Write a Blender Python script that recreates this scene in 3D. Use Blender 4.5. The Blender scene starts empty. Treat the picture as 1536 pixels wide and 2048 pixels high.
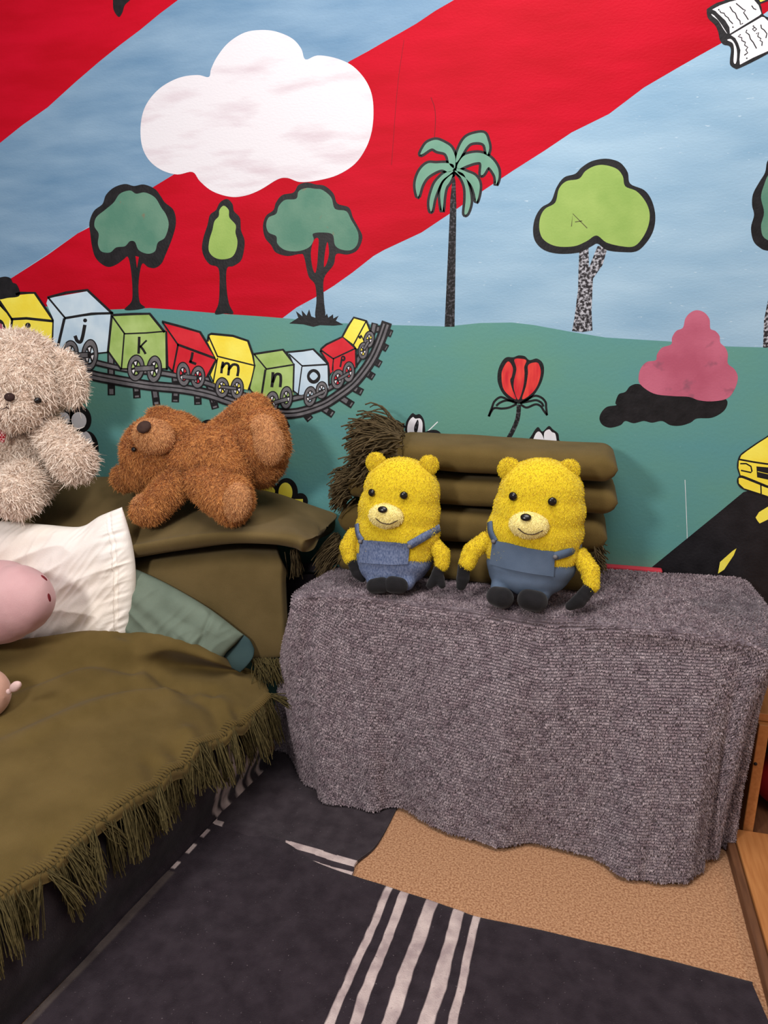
import bpy, bmesh, math, random
import numpy as np
from mathutils import Vector, Matrix, Euler
from mathutils.geometry import tessellate_polygon

random.seed(7)
RNG = np.random.default_rng(7)
sc = bpy.context.scene
COL = sc.collection

# ------------------------------------------------------------------ camera
FPX, YAW, PITCH, CAMH = 1500.0, math.radians(14.0), math.radians(16.0), 1.2
cam_d = bpy.data.cameras.new('camera')
cam = bpy.data.objects.new('camera', cam_d)
COL.objects.link(cam)
cam.location = (0, 0, CAMH)
cam.rotation_euler = (math.pi / 2 - PITCH, 0, YAW)
cam_d.sensor_fit = 'VERTICAL'
cam_d.sensor_height = 36.0
cam_d.lens = 36.0 * FPX / 2048.0
cam_d.clip_start = 0.05
sc.camera = cam

# ------------------------------------------------------------------ world, lamps, exposure
sc.view_settings.view_transform = 'Standard'
sc.view_settings.look = 'None'
sc.view_settings.gamma = 1.0
sc.view_settings.use_curve_mapping = False
sc.view_settings.exposure = -0.28
sc.cycles.use_denoising = True
sc.cycles.max_bounces = 6
W = bpy.data.worlds.new('room_air')
sc.world = W
W.use_nodes = True
W.node_tree.nodes['Background'].inputs[0].default_value = (0.95, 0.96, 1.0, 1)
W.node_tree.nodes['Background'].inputs[1].default_value = 0.30


def area(name, loc, target, size, power, color):
    d = bpy.data.lights.new(name, 'AREA')
    d.shape = 'DISK'
    d.size = size
    d.energy = power
    d.color = color
    o = bpy.data.objects.new(name, d)
    COL.objects.link(o)
    o.location = loc
    o.rotation_euler = (Vector(target) - Vector(loc)).to_track_quat('-Z', 'Y').to_euler()
    return o


area('wall_lamp', (-1.12, -0.55, 1.78), (-0.30, 1.7, 0.70), 0.34, 32, (1.0, 0.965, 0.935))
area('ceiling_bounce', (-0.1, 0.75, 2.7), (-0.1, 1.2, 0.0), 1.5, 52, (1.0, 0.965, 0.945))  # unseen soft light added as ceiling bounce to brighten upward faces
area('floor_lamp_glow', (1.25, 0.75, 0.95), (0.35, 1.35, 0.1), 0.25, 2.6, (1.0, 0.66, 0.38))

# ------------------------------------------------------------------ pixel -> place
Fv = np.array([-math.sin(YAW) * math.cos(PITCH), math.cos(YAW) * math.cos(PITCH), -math.sin(PITCH)])
Rv = np.array([math.cos(YAW), math.sin(YAW), 0.0])
Uv = np.cross(Rv, Fv)
Cv = np.array([0, 0, CAMH])


def ray(u, v):
    return Fv + Rv * (u - 768) / FPX - Uv * (v - 1024) / FPX


def onY(u, v, Y):
    d = ray(u, v)
    return Cv + d * Y / d[1]


def onZ(u, v, z):
    d = ray(u, v)
    return Cv + d * (z - CAMH) / d[2]


def onX(u, v, x):
    d = ray(u, v)
    return Cv + d * x / d[0]


WALL = 1.9


# ------------------------------------------------------------------ materials
def lin(c):
    return tuple((x / 12.92 if x <= 0.04045 else ((x + 0.055) / 1.055) ** 2.4) for x in (i / 255 for i in c)) + (1,)


def nd(nt, typ, **kw):
    n = nt.nodes.new(typ)
    for k, v in kw.items():
        setattr(n, k, v)
    return n


def mat(name, c1, c2=None, rough=0.8, scale=20, detail=6, bump=0.0, bscale=200, sheen=0.0, stretch=None, rot=(0, 0, 0),
        lo=0.35, hi=0.65, speck=None, spscale=90, spth=0.72, vcol=False, attr=None, spec=0.3, bstretch=None, sss=0.0):
    m = bpy.data.materials.new(name)
    m.use_nodes = True
    nt = m.node_tree
    b = nt.nodes['Principled BSDF']
    b.inputs['Roughness'].default_value = rough
    b.inputs['Specular IOR Level'].default_value = spec
    if sheen:
        b.inputs['Sheen Weight'].default_value = sheen
        b.inputs['Sheen Roughness'].default_value = 0.5
    L = nt.links.new
    tc = nd(nt, 'ShaderNodeTexCoord')
    co = tc.outputs['Object']
    mp = nd(nt, 'ShaderNodeMapping')
    mp.inputs['Rotation'].default_value = rot
    mp.inputs['Scale'].default_value = stretch or (1, 1, 1)
    L(co, mp.inputs['Vector'])
    n1 = nd(nt, 'ShaderNodeTexNoise')
    n1.inputs['Scale'].default_value = scale
    n1.inputs['Detail'].default_value = detail
    L(mp.outputs[0], n1.inputs['Vector'])
    rm = nd(nt, 'ShaderNodeMapRange')
    rm.inputs['From Min'].default_value = lo
    rm.inputs['From Max'].default_value = hi
    L(n1.outputs['Fac'], rm.inputs['Value'])
    mx = nd(nt, 'ShaderNodeMix', data_type='RGBA')
    mx.inputs[6].default_value = lin(c1)
    mx.inputs[7].default_value = lin(c2 or c1)
    L(rm.outputs[0], mx.inputs[0])
    out = mx.outputs[2]
    if vcol:
        at = nd(nt, 'ShaderNodeAttribute', attribute_name='Col')
        mu = nd(nt, 'ShaderNodeMix', data_type='RGBA', blend_type='MULTIPLY')
        mu.inputs[0].default_value = 1
        L(out, mu.inputs[6])
        L(at.outputs['Color'], mu.inputs[7])
        out = mu.outputs[2]
    if attr:  # strand to strand variation
        at = nd(nt, 'ShaderNodeAttribute', attribute_name='rnd')
        mu = nd(nt, 'ShaderNodeMix', data_type='RGBA')
        L(at.outputs['Fac'], mu.inputs[0])
        L(out, mu.inputs[6])
        mu.inputs[7].default_value = lin(attr)
        out = mu.outputs[2]
    if speck:
        n2 = nd(nt, 'ShaderNodeTexNoise')
        n2.inputs['Scale'].default_value = spscale
        n2.inputs['Detail'].default_value = 3
        L(mp.outputs[0], n2.inputs['Vector'])
        r2 = nd(nt, 'ShaderNodeMapRange')
        r2.inputs['From Min'].default_value = spth
        r2.inputs['From Max'].default_value = spth + 0.06
        L(n2.outputs['Fac'], r2.inputs['Value'])
        m2 = nd(nt, 'ShaderNodeMix', data_type='RGBA')
        L(r2.outputs[0], m2.inputs[0])
        L(out, m2.inputs[6])
        m2.inputs[7].default_value = lin(speck)
        out = m2.outputs[2]
    L(out, b.inputs['Base Color'])
    if bump:
        n3 = nd(nt, 'ShaderNodeTexNoise')
        n3.inputs['Scale'].default_value = bscale
        n3.inputs['Detail'].default_value = 4
        m3 = nd(nt, 'ShaderNodeMapping')
        m3.inputs['Scale'].default_value = bstretch or (1, 1, 1)
        m3.inputs['Rotation'].default_value = rot
        L(co, m3.inputs['Vector'])
        L(m3.outputs[0], n3.inputs['Vector'])
        bp = nd(nt, 'ShaderNodeBump')
        bp.inputs['Strength'].default_value = bump
        bp.inputs['Distance'].default_value = 0.002
        L(n3.outputs['Fac'], bp.inputs['Height'])
        L(bp.outputs[0], b.inputs['Normal'])
    return m


PR = dict(rough=0.55, bump=0.25, bscale=120, stretch=(1, 1, 4.5), rot=(0, math.radians(32), 0), bstretch=(1, 1, 2), spec=0.12)
M = {}
M['red'] = mat('red paint', (182, 0, 26), (196, 4, 36), scale=5, **PR)
M['blue'] = mat('blue paint', (136, 172, 199), (166, 196, 217), scale=3.2, lo=.3, hi=.72, speck=(186, 208, 224), spscale=55, spth=.70, **PR)
M['blue_dull'] = mat('grey blue paint', (104, 140, 172), (136, 166, 192), scale=4, lo=.3, hi=.7, **PR)
M['teal'] = mat('teal green paint', (92, 148, 150), (101, 152, 136), scale=2.2, lo=.35, hi=.65, rough=.5, bump=.25, bscale=120, stretch=(1, 1, 2.2),
                speck=(130, 168, 166), spscale=60, spth=.72, spec=.15)
M['black'] = mat('black paint', (15, 13, 16), (30, 27, 30), rough=.5, scale=40, bump=.3, bscale=150)
M['cloud'] = mat('white cloud paint', (228, 224, 229), (206, 188, 196), scale=6, lo=.5, hi=.8, **PR)
M['white'] = mat('white paint', (245, 243, 246), (232, 226, 232), rough=.6, scale=30)
M['tree_dark'] = mat('dark green leaf paint', (82, 130, 110), (104, 143, 122), rough=.6, scale=14, bump=.2, speck=(120, 118, 96), spscale=25, spth=.68)
M['tree_light'] = mat('light green leaf paint', (142, 174, 86), (158, 186, 98), rough=.6, scale=14, bump=.2)
M['palm'] = mat('palm green paint', (104, 152, 130), (116, 162, 140), rough=.6, scale=20)
M['bark'] = mat('speckled grey bark paint', (38, 34, 38), (186, 186, 194), rough=.6, scale=150, detail=3, lo=.46, hi=.62, bump=.3)
M['bark_dark'] = mat('speckled dark bark paint', (18, 16, 18), (88, 86, 92), rough=.6, scale=170, detail=3, lo=.5, hi=.7)
M['yellow'] = mat('yellow paint', (250, 226, 66), (254, 240, 96), rough=.55, scale=16, bump=.15)
M['wagon_blue'] = mat('pale blue paint', (176, 202, 222), (206, 224, 236), rough=.55, scale=14)
M['wagon_green'] = mat('lime green paint', (150, 180, 92), (178, 204, 124), rough=.55, scale=18)
M['wagon_red'] = mat('wagon red paint', (208, 20, 40), (222, 44, 56), rough=.55, scale=18)
M['iron'] = mat('grey iron paint', (96, 93, 97), (120, 117, 120), rough=.6, scale=40)
M['pink_paint'] = mat('dusty pink paint', (176, 84, 108), (196, 104, 128), rough=.6, scale=9, bump=.2, speck=(150, 84, 104), spscale=16, spth=.63)
M['asphalt'] = mat('black road paint', (22, 20, 24), (34, 32, 36), rough=.45, scale=20, bump=.4, bscale=160)
M['petal'] = mat('red petal paint', (206, 32, 48), (232, 70, 60), rough=.55, scale=30, stretch=(3, 3, .6))
M['pencil'] = mat('brown pencil', (96, 100, 62), rough=.7)
M['crack'] = mat('dark red crack', (130, 6, 22), rough=.7)
M['gloss_red'] = mat('glossy red trim paint', (196, 50, 66), (210, 90, 100), rough=.35, scale=4)


def setmats(o, mats):
    for m in mats:
        o.data.materials.append(m)


# ------------------------------------------------------------------ objects
def tag(o, label=None, cat=None, group=None, kind=None):
    if label:
        o['label'] = label
    if cat:
        o['category'] = cat
    if group:
        o['group'] = group
    if kind:
        o['kind'] = kind
    return o


def empty(name, loc=(0, 0, 0)):
    o = bpy.data.objects.new(name, None)
    o.empty_display_size = 0.05
    COL.objects.link(o)
    o.location = loc
    return o


def link(name, me, parent=None):
    o = bpy.data.objects.new(name, me)
    COL.objects.link(o)
    if parent is not None:
        o.parent = parent
        q = parent
        off = Vector((0, 0, 0))
        while q is not None:
            off += Vector(q.location)
            q = q.parent
        o.location = -off
    return o


def mesh(name, V, Fs, mats, parent=None, smooth=True, mi=None, col=None, rnd=None, attrs=None):
    V = np.asarray(V, dtype=np.float32).reshape(-1, 3)
    me = bpy.data.meshes.new(name)
    if isinstance(Fs, np.ndarray):
        n, k = Fs.shape
        me.vertices.add(len(V))
        me.vertices.foreach_set('co', V.ravel())
        me.loops.add(n * k)
        me.loops.foreach_set('vertex_index', Fs.astype(np.int32).ravel())
        me.polygons.add(n)
        me.polygons.foreach_set('loop_start', np.arange(0, n * k, k, dtype=np.int32))
    else:
        me.from_pydata([tuple(map(float, v)) for v in V], [], [tuple(int(i) for i in f) for f in Fs])
    if not isinstance(mats, (list, tuple)):
        mats = [mats]
    for m in mats:
        me.materials.append(m)
    if mi is not None:
        me.polygons.foreach_set('material_index', np.asarray(mi, dtype=np.int32))
    me.polygons.foreach_set('use_smooth', np.full(len(me.polygons), smooth))
    if col is not None:
        a = me.color_attributes.new('Col', 'FLOAT_COLOR', 'POINT')
        c = np.ones((len(V), 4), np.float32)
        c[:, :3] = np.asarray(col, np.float32).reshape(len(V), -1)
        a.data.foreach_set('color', c.ravel())
    if rnd is not None:
        a = me.attributes.new('rnd', 'FLOAT', 'POINT')
        a.data.foreach_set('value', np.asarray(rnd, np.float32))
    for k, vals in (attrs or {}).items():
        a = me.attributes.new(k, 'FLOAT', 'POINT')
        a.data.foreach_set('value', np.asarray(vals, np.float32).ravel())
    me.update(calc_edges=True)
    me.validate()
    return link(name, me, parent)


def crs(P, n, closed=False):
    """smooth curve through points, n samples"""
    P = np.asarray(P, float)
    m = len(P)
    if closed:
        Q = np.vstack([P[-1], P, P[0], P[1]])
        segs = m
    else:
        Q = np.vstack([2 * P[0] - P[1], P, 2 * P[-1] - P[-2]])
        segs = m - 1
    t = np.linspace(0, segs, n, endpoint=not closed)
    i = np.minimum(t.astype(int), segs - 1)
    f = (t - i)[:, None]
    a, b, c, d = Q[i], Q[i + 1], Q[i + 2], Q[i + 3]
    return 0.5 * ((2 * b) + (c - a) * f + (2 * a - 5 * b + 4 * c - d) * f ** 2 + (3 * b - a - 3 * c + d) * f ** 3)


def crs_even(P, n):
    Q = crs(P, n * 6)
    L = np.concatenate([[0], np.cumsum(np.linalg.norm(np.diff(Q, axis=0), axis=1))])
    t = np.linspace(0, L[-1], n)
    return np.stack([np.interp(t, L, Q[:, k]) for k in range(Q.shape[1])], 1)


def rs_grid(G, nu, nv, closeU=False, closeV=False):
    """control grid (a,b,k) -> smooth grid (nu,nv,k)"""
    G = np.asarray(G, float)
    a = np.stack([crs(G[:, j], nu, closeU) for j in range(G.shape[1])], 1)
    return np.stack([crs(a[i], nv, closeV) for i in range(nu)], 0)


def gfaces(nu, nv, closeU=False, closeV=False):
    I = np.arange(nu * nv).reshape(nu, nv)
    A = np.concatenate([I, I[:1]], 0) if closeU else I
    A = np.concatenate([A, A[:, :1]], 1) if closeV else A
    return np.stack([A[:-1, :-1], A[1:, :-1], A[1:, 1:], A[:-1, 1:]], -1).reshape(-1, 4)


_K = RNG.normal(size=(24, 3))
_K /= np.linalg.norm(_K, axis=1)[:, None]
_PH = RNG.uniform(0, 6.28, 24)


def wob(P, freq, seed=0, n=8):
    """smooth pseudo noise, about -1..1"""
    P = np.asarray(P, float)
    r = np.zeros(P.shape[:-1])
    for i in range(n):
        k = _K[(i * 5 + seed * 3) % 24] * freq * (0.6 + 0.22 * i)
        r += np.sin(P @ k + _PH[(i + seed * 7) % 24] + 1.7 * np.sin(P @ np.roll(k, 1) * .6 + i))
    return r / n * 1.6


def gnormals(P):
    du = np.gradient(P, axis=0)
    dv = np.gradient(P, axis=1)
    n = np.cross(du, dv)
    return n / (np.linalg.norm(n, axis=-1, keepdims=True) + 1e-9)


def tubes(lines, r, sides=5, taper=0.6):
    V, Fc, o = [], [], 0
    for L in lines:
        L = np.asarray(L, float)
        n = len(L)
        T = np.gradient(L, axis=0)
        T /= np.linalg.norm(T, axis=1)[:, None] + 1e-9
        ref = np.array([0.31, 0.22, 0.92]) if abs(T[0][2]) < .9 else np.array([0.9, 0.3, 0.1])
        A = np.cross(T, ref)
        A /= np.linalg.norm(A, axis=1)[:, None] + 1e-9
        B = np.cross(T, A)
        rr = r * np.linspace(1, taper, n)
        th = np.arange(sides) * 2 * math.pi / sides
        ring = L[:, None] + rr[:, None, None] * (np.cos(th)[None, :, None] * A[:, None] + np.sin(th)[None, :, None] * B[:, None])
        V.append(ring.reshape(-1, 3))
        Fc.append(gfaces(n, sides, False, True) + o)
        o += n * sides
    return np.concatenate(V), np.concatenate(Fc)


# ================================================================== SETTING
# ---- mural wall: the paint lies in thin coats on the plaster
def wp(p, off):
    q = onY(p[0], p[1], WALL)
    return (q[0], WALL - off, q[2])


class Paint:
    def __init__(self, base=0.0003):
        self.V, self.F, self.mi, self.mats = [], [], [], []
        self.off = base
        self.last = None

    def step(self, key):  # a new colour is a new coat
        if key != self.last:
            self.off += 0.00002
        self.last = key

    def _m(self, k):
        if M[k] not in self.mats:
            self.mats.append(M[k])
        return self.mats.index(M[k])

    def poly(self, key, pts, T=None, smooth=True, n=None):
        P = np.asarray(tr(pts, T), float)
        if smooth:
            P = crs(P, n or len(P) * 5, True)
        pts3 = [Vector((p[0], p[1], 0)) for p in P]
        tris = tessellate_polygon([pts3])
        o = len(self.V)
        self.step(key)
        self.V += [wp(p, self.off) for p in P]
        for t in tris:
            a, b, c = [P[i] for i in t]
            cr = (b[0] - a[0]) * (c[1] - a[1]) - (b[1] - a[1]) * (c[0] - a[0])
            t = tuple(t) if cr < 0 else tuple(reversed(t))
            self.F.append(tuple(o + i for i in t))
            self.mi.append(self._m(key))
        return self

    def ell(self, key, c, rx, ry, T=None, rot=0, n=28):
        th = np.linspace(0, 2 * math.pi, n, endpoint=False)
        x, y = rx * np.cos(th), ry * np.sin(th)
        r = math.radians(rot)
        pts = np.stack([c[0] + x * math.cos(r) - y * math.sin(r), c[1] + x * math.sin(r) + y * math.cos(r)], 1)
        return self.poly(key, pts, T, smooth=False)

    def line(self, key, pts, w, T=None, smooth=True, taper=(1, 1), closed=False):
        s = T[2] if T else 1
        P = np.asarray(tr(pts, T), float)
        w = w / s
        if closed:
            P = np.vstack([P, P[:1]])
        if smooth and len(P) > 2:
            P = crs(P, len(P) * 5)
        d = np.gradient(P, axis=0)
        d /= np.linalg.norm(d, axis=1)[:, None] + 1e-9
        P = P.copy()
        P[0] -= d[0] * w * .3
        P[-1] += d[-1] * w * .3
        nrm = np.stack([-d[:, 1], d[:, 0]], 1)
        k = np.linspace(taper[0], taper[1], len(P))[:, None] * w / 2
        A, B = P + nrm * k, P - nrm * k
        o = len(self.V)
        self.step(key)
        for a, b in zip(A, B):
            self.V += [wp(a, self.off), wp(b, self.off)]
        for i in range(len(P) - 1):
            self.F.append((o + 2 * i, o + 2 * i + 1, o + 2 * i + 3, o + 2 * i + 2))
            self.mi.append(self._m(key))
        return self

    def build(self, name, parent, label=None):
        o = mesh(name, self.V, self.F, self.mats, parent, smooth=False, mi=self.mi)
        if label:
            o['label'] = label
        return o


def tr(pts, T):
    if T is None:
        return pts
    return [(T[0] + p[0] / T[2], T[1] + p[1] / T[2]) for p in pts]


A_ = (0, 0, 2)
B_ = (768, 0, 2)
C3 = (0, 512, 3)
C4 = (400, 512, 3)
C5 = (1024, 512, 3)

pw = Paint(0.0)
# plaster base carries the pale sky
pw.V += [(-2.7, WALL, 0), (1.5, WALL, 0), (1.5, WALL, 2.5), (-2.7, WALL, 2.5)]
pw.F.append((0, 1, 2, 3))
pw.mi.append(pw._m('blue'))
pw.poly('blue_dull', [(-700, 1000), (20, 558), (155, 467), (310, 372), (440, 290), (600, 190), (700, 122), (768, 84), (833, 47), (908, 0), (1080, -110),
                      (640, -200), (356, 0), (320, 27), (280, 60), (240, 90), (200, 122), (150, 165), (95, 215), (45, 250), (0, 285), (-700, 760)], smooth=False)
pw.poly('red', [(-700, -300), (760, -300), (356, 0), (320, 27), (280, 60), (240, 90), (200, 122), (150, 165), (95, 215), (45, 250), (0, 286), (-700, 765)], smooth=False)
pw.poly('red', [(-700, 1010), (20, 558), (95, 510), (155, 467), (178, 455), (310, 372), (440, 292), (600, 192), (700, 122), (735, 103), (768, 84), (800, 66), (833, 47), (870, 22),
                (908, 0), (1080, -115), (1980, -300), (1560, 5), (1536, 22), (1490, 55), (1440, 88), (1395, 113), (1353, 137), (1288, 175), (1218, 228), (1143, 265), (1088, 302),
                (1028, 340), (968, 380), (903, 425), (843, 465), (768, 500), (747, 512), (705, 545), (667, 572), (630, 595), (593, 615), (560, 640), (540, 700), (-700, 1300)], smooth=False)
pw.poly('teal', [(-700, 600), (0, 606), (120, 615), (223, 619), (300, 616), (370, 621), (450, 628), (512, 632), (563, 636), (620, 641), (677, 646), (783, 650), (893, 653), (960, 646),
                 (1024, 645), (1067, 650), (1144, 664), (1211, 675), (1341, 683), (1457, 693), (1536, 695), (1700, 705), (2200, 760), (2200, 1900), (-900, 1900)], smooth=False)
# cracks and scratches in the paint
pw.line('crack', [(862, 195), (869, 215), (871, 240), (869, 274)], 1.6)
pw.line('crack', [(808, 80), (795, 175), (783, 330)], 1.0)
pw.line('white', [(852, 866), (875, 844)], 1.8, smooth=False)
pw.line('white', [(1370, 960), (1374, 1060), (1374, 1110)], 1.0)
pw.line('white', [(446, 822), (446, 838)], 1.2, smooth=False)
wall = mesh('wall_back', pw.V, pw.F, pw.mats, None, smooth=False, mi=pw.mi)
tag(wall, 'mural wall with red and blue diagonal bands above teal painted ground', None, None, 'structure')

# cloud
p = Paint()
p.poly('cloud', [(835, 308), (790, 300), (720, 310), (650, 345), (600, 395), (572, 450), (562, 520), (570, 590), (600, 645), (650, 682), (710, 698), (770, 688), (800, 725), (850, 765),
                 (920, 787), (980, 783), (1040, 760), (1110, 718), (1150, 712), (1200, 728), (1270, 722), (1350, 700), (1420, 655), (1465, 590), (1488, 520), (1494, 440), (1485, 370),
                 (1455, 310), (1405, 260), (1340, 232), (1270, 222), (1222, 238), (1205, 195), (1170, 155), (1110, 128), (1050, 120), (980, 130), (915, 170), (870, 225), (845, 275)], A_)
p.build('painted_cloud', wall, 'white cloud painted across the red and blue bands')

# dark green tree, left
p = Paint()
p.poly('black', [(268, 372), (250, 368), (228, 375), (212, 390), (205, 408), (188, 422), (179, 445), (181, 470), (184, 492), (190, 513), (202, 527), (217, 534), (233, 529), (247, 519),
                 (256, 514), (262, 540), (265, 579), (263, 603), (249, 619), (270, 620), (290, 615), (280, 605), (277, 579), (279, 549), (285, 527), (296, 534), (310, 536), (323, 527),
                 (331, 510), (345, 475), (352, 445), (347, 420), (330, 405), (322, 393), (310, 378), (288, 369)])
p.poly('red', [(271, 512), (278, 514), (274, 536)], smooth=False)
p.poly('tree_dark', [(545, 775), (520, 762), (480, 775), (455, 810), (420, 840), (385, 870), (378, 905), (395, 935), (392, 975), (405, 1005), (440, 1010), (465, 990), (500, 985), (520, 965),
                     (540, 968), (555, 1000), (590, 1015), (620, 1005), (632, 970), (660, 950), (675, 900), (665, 860), (645, 830), (620, 790), (580, 770)], A_)
p.build('painted_tree', wall, 'leftmost round dark green tree on the red band')
# slim light green tree
p = Paint()
p.poly('black', [(454, 398), (440, 405), (432, 420), (420, 430), (415, 450), (407, 475), (404, 497), (409, 515), (420, 529), (437, 537), (439, 575), (437, 607), (430, 628), (450, 627),
                 (467, 627), (458, 607), (453, 572), (454, 537), (467, 532), (482, 521), (488, 500), (489, 480), (482, 460), (480, 436), (468, 422), (465, 408)])
p.poly('tree_light', [(895, 823), (878, 840), (875, 865), (858, 885), (850, 920), (838, 960), (835, 1000), (850, 1024), (875, 1036), (905, 1036), (930, 1026), (945, 1000), (950, 965), (942, 930),
                      (943, 900), (918, 870), (915, 840)], A_)
p.build('painted_tree', wall, 'slim pear-shaped light green tree on the red band')
# dark green tree with forked trunk
p = Paint()
p.poly('black', [(614, 365), (597, 370), (587, 385), (565, 390), (552, 405), (547, 420), (532, 432), (526, 452), (530, 475), (542, 490), (552, 505), (575, 512), (600, 508), (608, 513),
                 (617, 552), (630, 569), (633, 600), (631, 635), (650, 635), (648, 600), (648, 557), (667, 530), (673, 508), (695, 509), (715, 500), (725, 475), (717, 455), (706, 435),
                 (698, 415), (675, 407), (667, 387), (650, 372), (632, 369)])
p.poly('red', [(622, 503), (628, 480), (637, 478), (636, 505), (634, 532), (630, 546), (624, 530)])
p.poly('red', [(650, 505), (655, 484), (658, 505), (654, 525), (648, 533)])
p.poly('tree_dark', [(1225, 752), (1195, 765), (1185, 795), (1140, 800), (1115, 825), (1105, 855), (1075, 870), (1065, 900), (1075, 930), (1105, 945), (1110, 975), (1140, 1000), (1190, 1005),
                     (1235, 990), (1255, 960), (1252, 935), (1290, 930), (1330, 938), (1340, 980), (1365, 998), (1405, 1000), (1430, 975), (1432, 930), (1405, 880), (1385, 845), (1340, 835),
                     (1325, 790), (1290, 760), (1260, 755)], A_)
p.poly('black', [(535, 405), (590, 370), (575, 330), (615, 362), (610, 325), (640, 358), (655, 320), (668, 362), (690, 370), (745, 370), (762, 345), (770, 370), (798, 350), (800, 375), (832, 358),
                 (815, 388), (860, 412), (800, 418), (720, 415), (680, 425), (620, 410)], C4, smooth=False)
p.build('painted_tree', wall, 'dark green tree with forked black trunk and grass tuft above the train')
# palm
PT = (820, 250, 8.08)
p = Paint()
p.poly('bark_dark', [(700, 790), (735, 900), (750, 1300), (720, 3260), (560, 3260), (640, 1500), (650, 1200), (690, 850)], PT, smooth=False)
leaves = [
    [(735, 580), (720, 480), (660, 360), (560, 290), (430, 240), (310, 270), (240, 330), (170, 460), (200, 470), (345, 380), (440, 420), (560, 450), (610, 520), (640, 640), (720, 700)],
    [(740, 600), (770, 440), (860, 250), (980, 160), (1190, 130), (1260, 260), (1280, 380), (1245, 480), (1210, 330), (1130, 280), (990, 290), (900, 370), (790, 560)],
    [(770, 640), (870, 500), (1050, 450), (1200, 470), (1330, 560), (1420, 700), (1430, 850), (1390, 960), (1380, 830), (1300, 700), (1255, 690), (1190, 790), (1145, 800), (1150, 620), (1060, 605),
     (920, 650), (780, 710)],
    [(700, 640), (580, 615), (420, 620), (290, 620), (180, 710), (110, 850), (90, 1000), (130, 1160), (190, 980), (270, 850), (400, 760), (520, 720), (620, 760), (700, 720)],
    [(700, 740), (580, 770), (480, 850), (390, 970), (320, 1200), (320, 1350), (350, 1390), (390, 1200), (440, 1060), (520, 900), (640, 800)],
    [(690, 800), (610, 850), (530, 950), (490, 1100), (500, 1280), (525, 1390), (550, 1150), (580, 1010), (640, 920)],
    [(720, 740), (820, 840), (890, 1000), (900, 1200), (880, 1430), (930, 1420), (980, 1250), (960, 1050), (910, 880), (850, 780)],
    [(760, 700), (920, 760), (1050, 820), (1120, 930), (1120, 1080), (1075, 1240), (1050, 1120), (1000, 980), (900, 860), (780, 780)]]
for lf in leaves:
    p.line('black', lf, 84, PT, closed=True)
for lf in leaves:
    p.poly('palm', lf, PT)
p.build('painted_palm', wall, 'tall palm tree with drooping green fronds and thin black trunk')
# light green tree with grey trunk
p = Paint()
p.poly('bark', [(1159, 492), (1177, 495), (1178, 535), (1195, 492), (1216, 492), (1205, 530), (1186, 557), (1183, 622), (1185, 661), (1165, 664), (1144, 662), (1149, 635), (1156, 580), (1157, 540)], smooth=False)
p.poly('black', [(880, 635), (830, 645), (790, 670), (765, 695), (720, 710), (690, 750), (668, 805), (630, 830), (605, 870), (596, 920), (605, 965), (640, 1000), (700, 1015), (780, 1010), (830, 985),
                 (855, 975), (890, 1000), (950, 1008), (1010, 1005), (1050, 970), (1078, 920), (1085, 860), (1070, 800), (1040, 760), (985, 735), (975, 690), (950, 655), (920, 640)], B_)
p.poly('tree_light', [(880, 660), (840, 665), (805, 685), (780, 715), (730, 725), (700, 755), (685, 810), (645, 835), (625, 870), (622, 920), (640, 960), (690, 985), (760, 985), (810, 965), (850, 942),
                      (890, 970), (950, 985), (1000, 985), (1035, 950), (1058, 900), (1062, 850), (1045, 805), (1010, 765), (965, 745), (955, 705), (930, 675)], B_)
p.line('pencil', [(750, 905), (755, 855), (812, 912)], 4, B_, smooth=False)
p.line('pencil', [(765, 888), (792, 884)], 4, B_, smooth=False)
p.build('painted_tree', wall, 'light green tree with speckled grey forked trunk on the blue')
# tree cut by the right edge
p = Paint()
p.poly('bark', [(1528, 640), (1536, 600), (1575, 600), (1580, 697), (1526, 695)], smooth=False)
p.poly('black', [(1560, 300), (1536, 320), (1530, 345), (1518, 365), (1506, 388), (1504, 410), (1508, 430), (1502, 455), (1506, 480), (1518, 494), (1540, 502), (1620, 505), (1680, 440), (1640, 330)])
p.poly('tree_dark', [(1570, 320), (1540, 345), (1528, 370), (1522, 395), (1528, 425), (1522, 455), (1535, 480), (1600, 490), (1660, 430), (1630, 345)])
p.build('painted_tree', wall, 'dark green tree cut off by the right edge')
# pink mound with black shape
p = Paint()
p.poly('black', [(760, 768), (710, 780), (680, 815), (640, 830), (620, 880), (625, 895), (570, 905), (535, 940), (525, 980), (545, 1015), (590, 1030), (650, 1015), (680, 990), (730, 1003), (790, 990),
                 (840, 1000), (900, 990), (950, 1015), (1010, 1018), (1070, 1000), (1110, 975), (1200, 970), (1270, 930), (1293, 880), (1270, 855), (1190, 860), (1060, 830), (930, 820), (830, 800)], C5)
p.poly('pink_paint', [(1110, 325), (1070, 340), (1040, 375), (1025, 430), (985, 450), (960, 490), (955, 530), (900, 550), (870, 590), (862, 625), (810, 635), (775, 670), (760, 720), (770, 770), (850, 825),
                      (960, 840), (1060, 845), (1120, 865), (1200, 872), (1290, 855), (1335, 800), (1355, 730), (1335, 680), (1295, 645), (1295, 590), (1280, 550), (1250, 520), (1245, 480), (1220, 450),
                      (1190, 435), (1185, 380), (1155, 340)], C5)
p.build('painted_mound', wall, 'dusty pink layered mound over a black shape')
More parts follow.
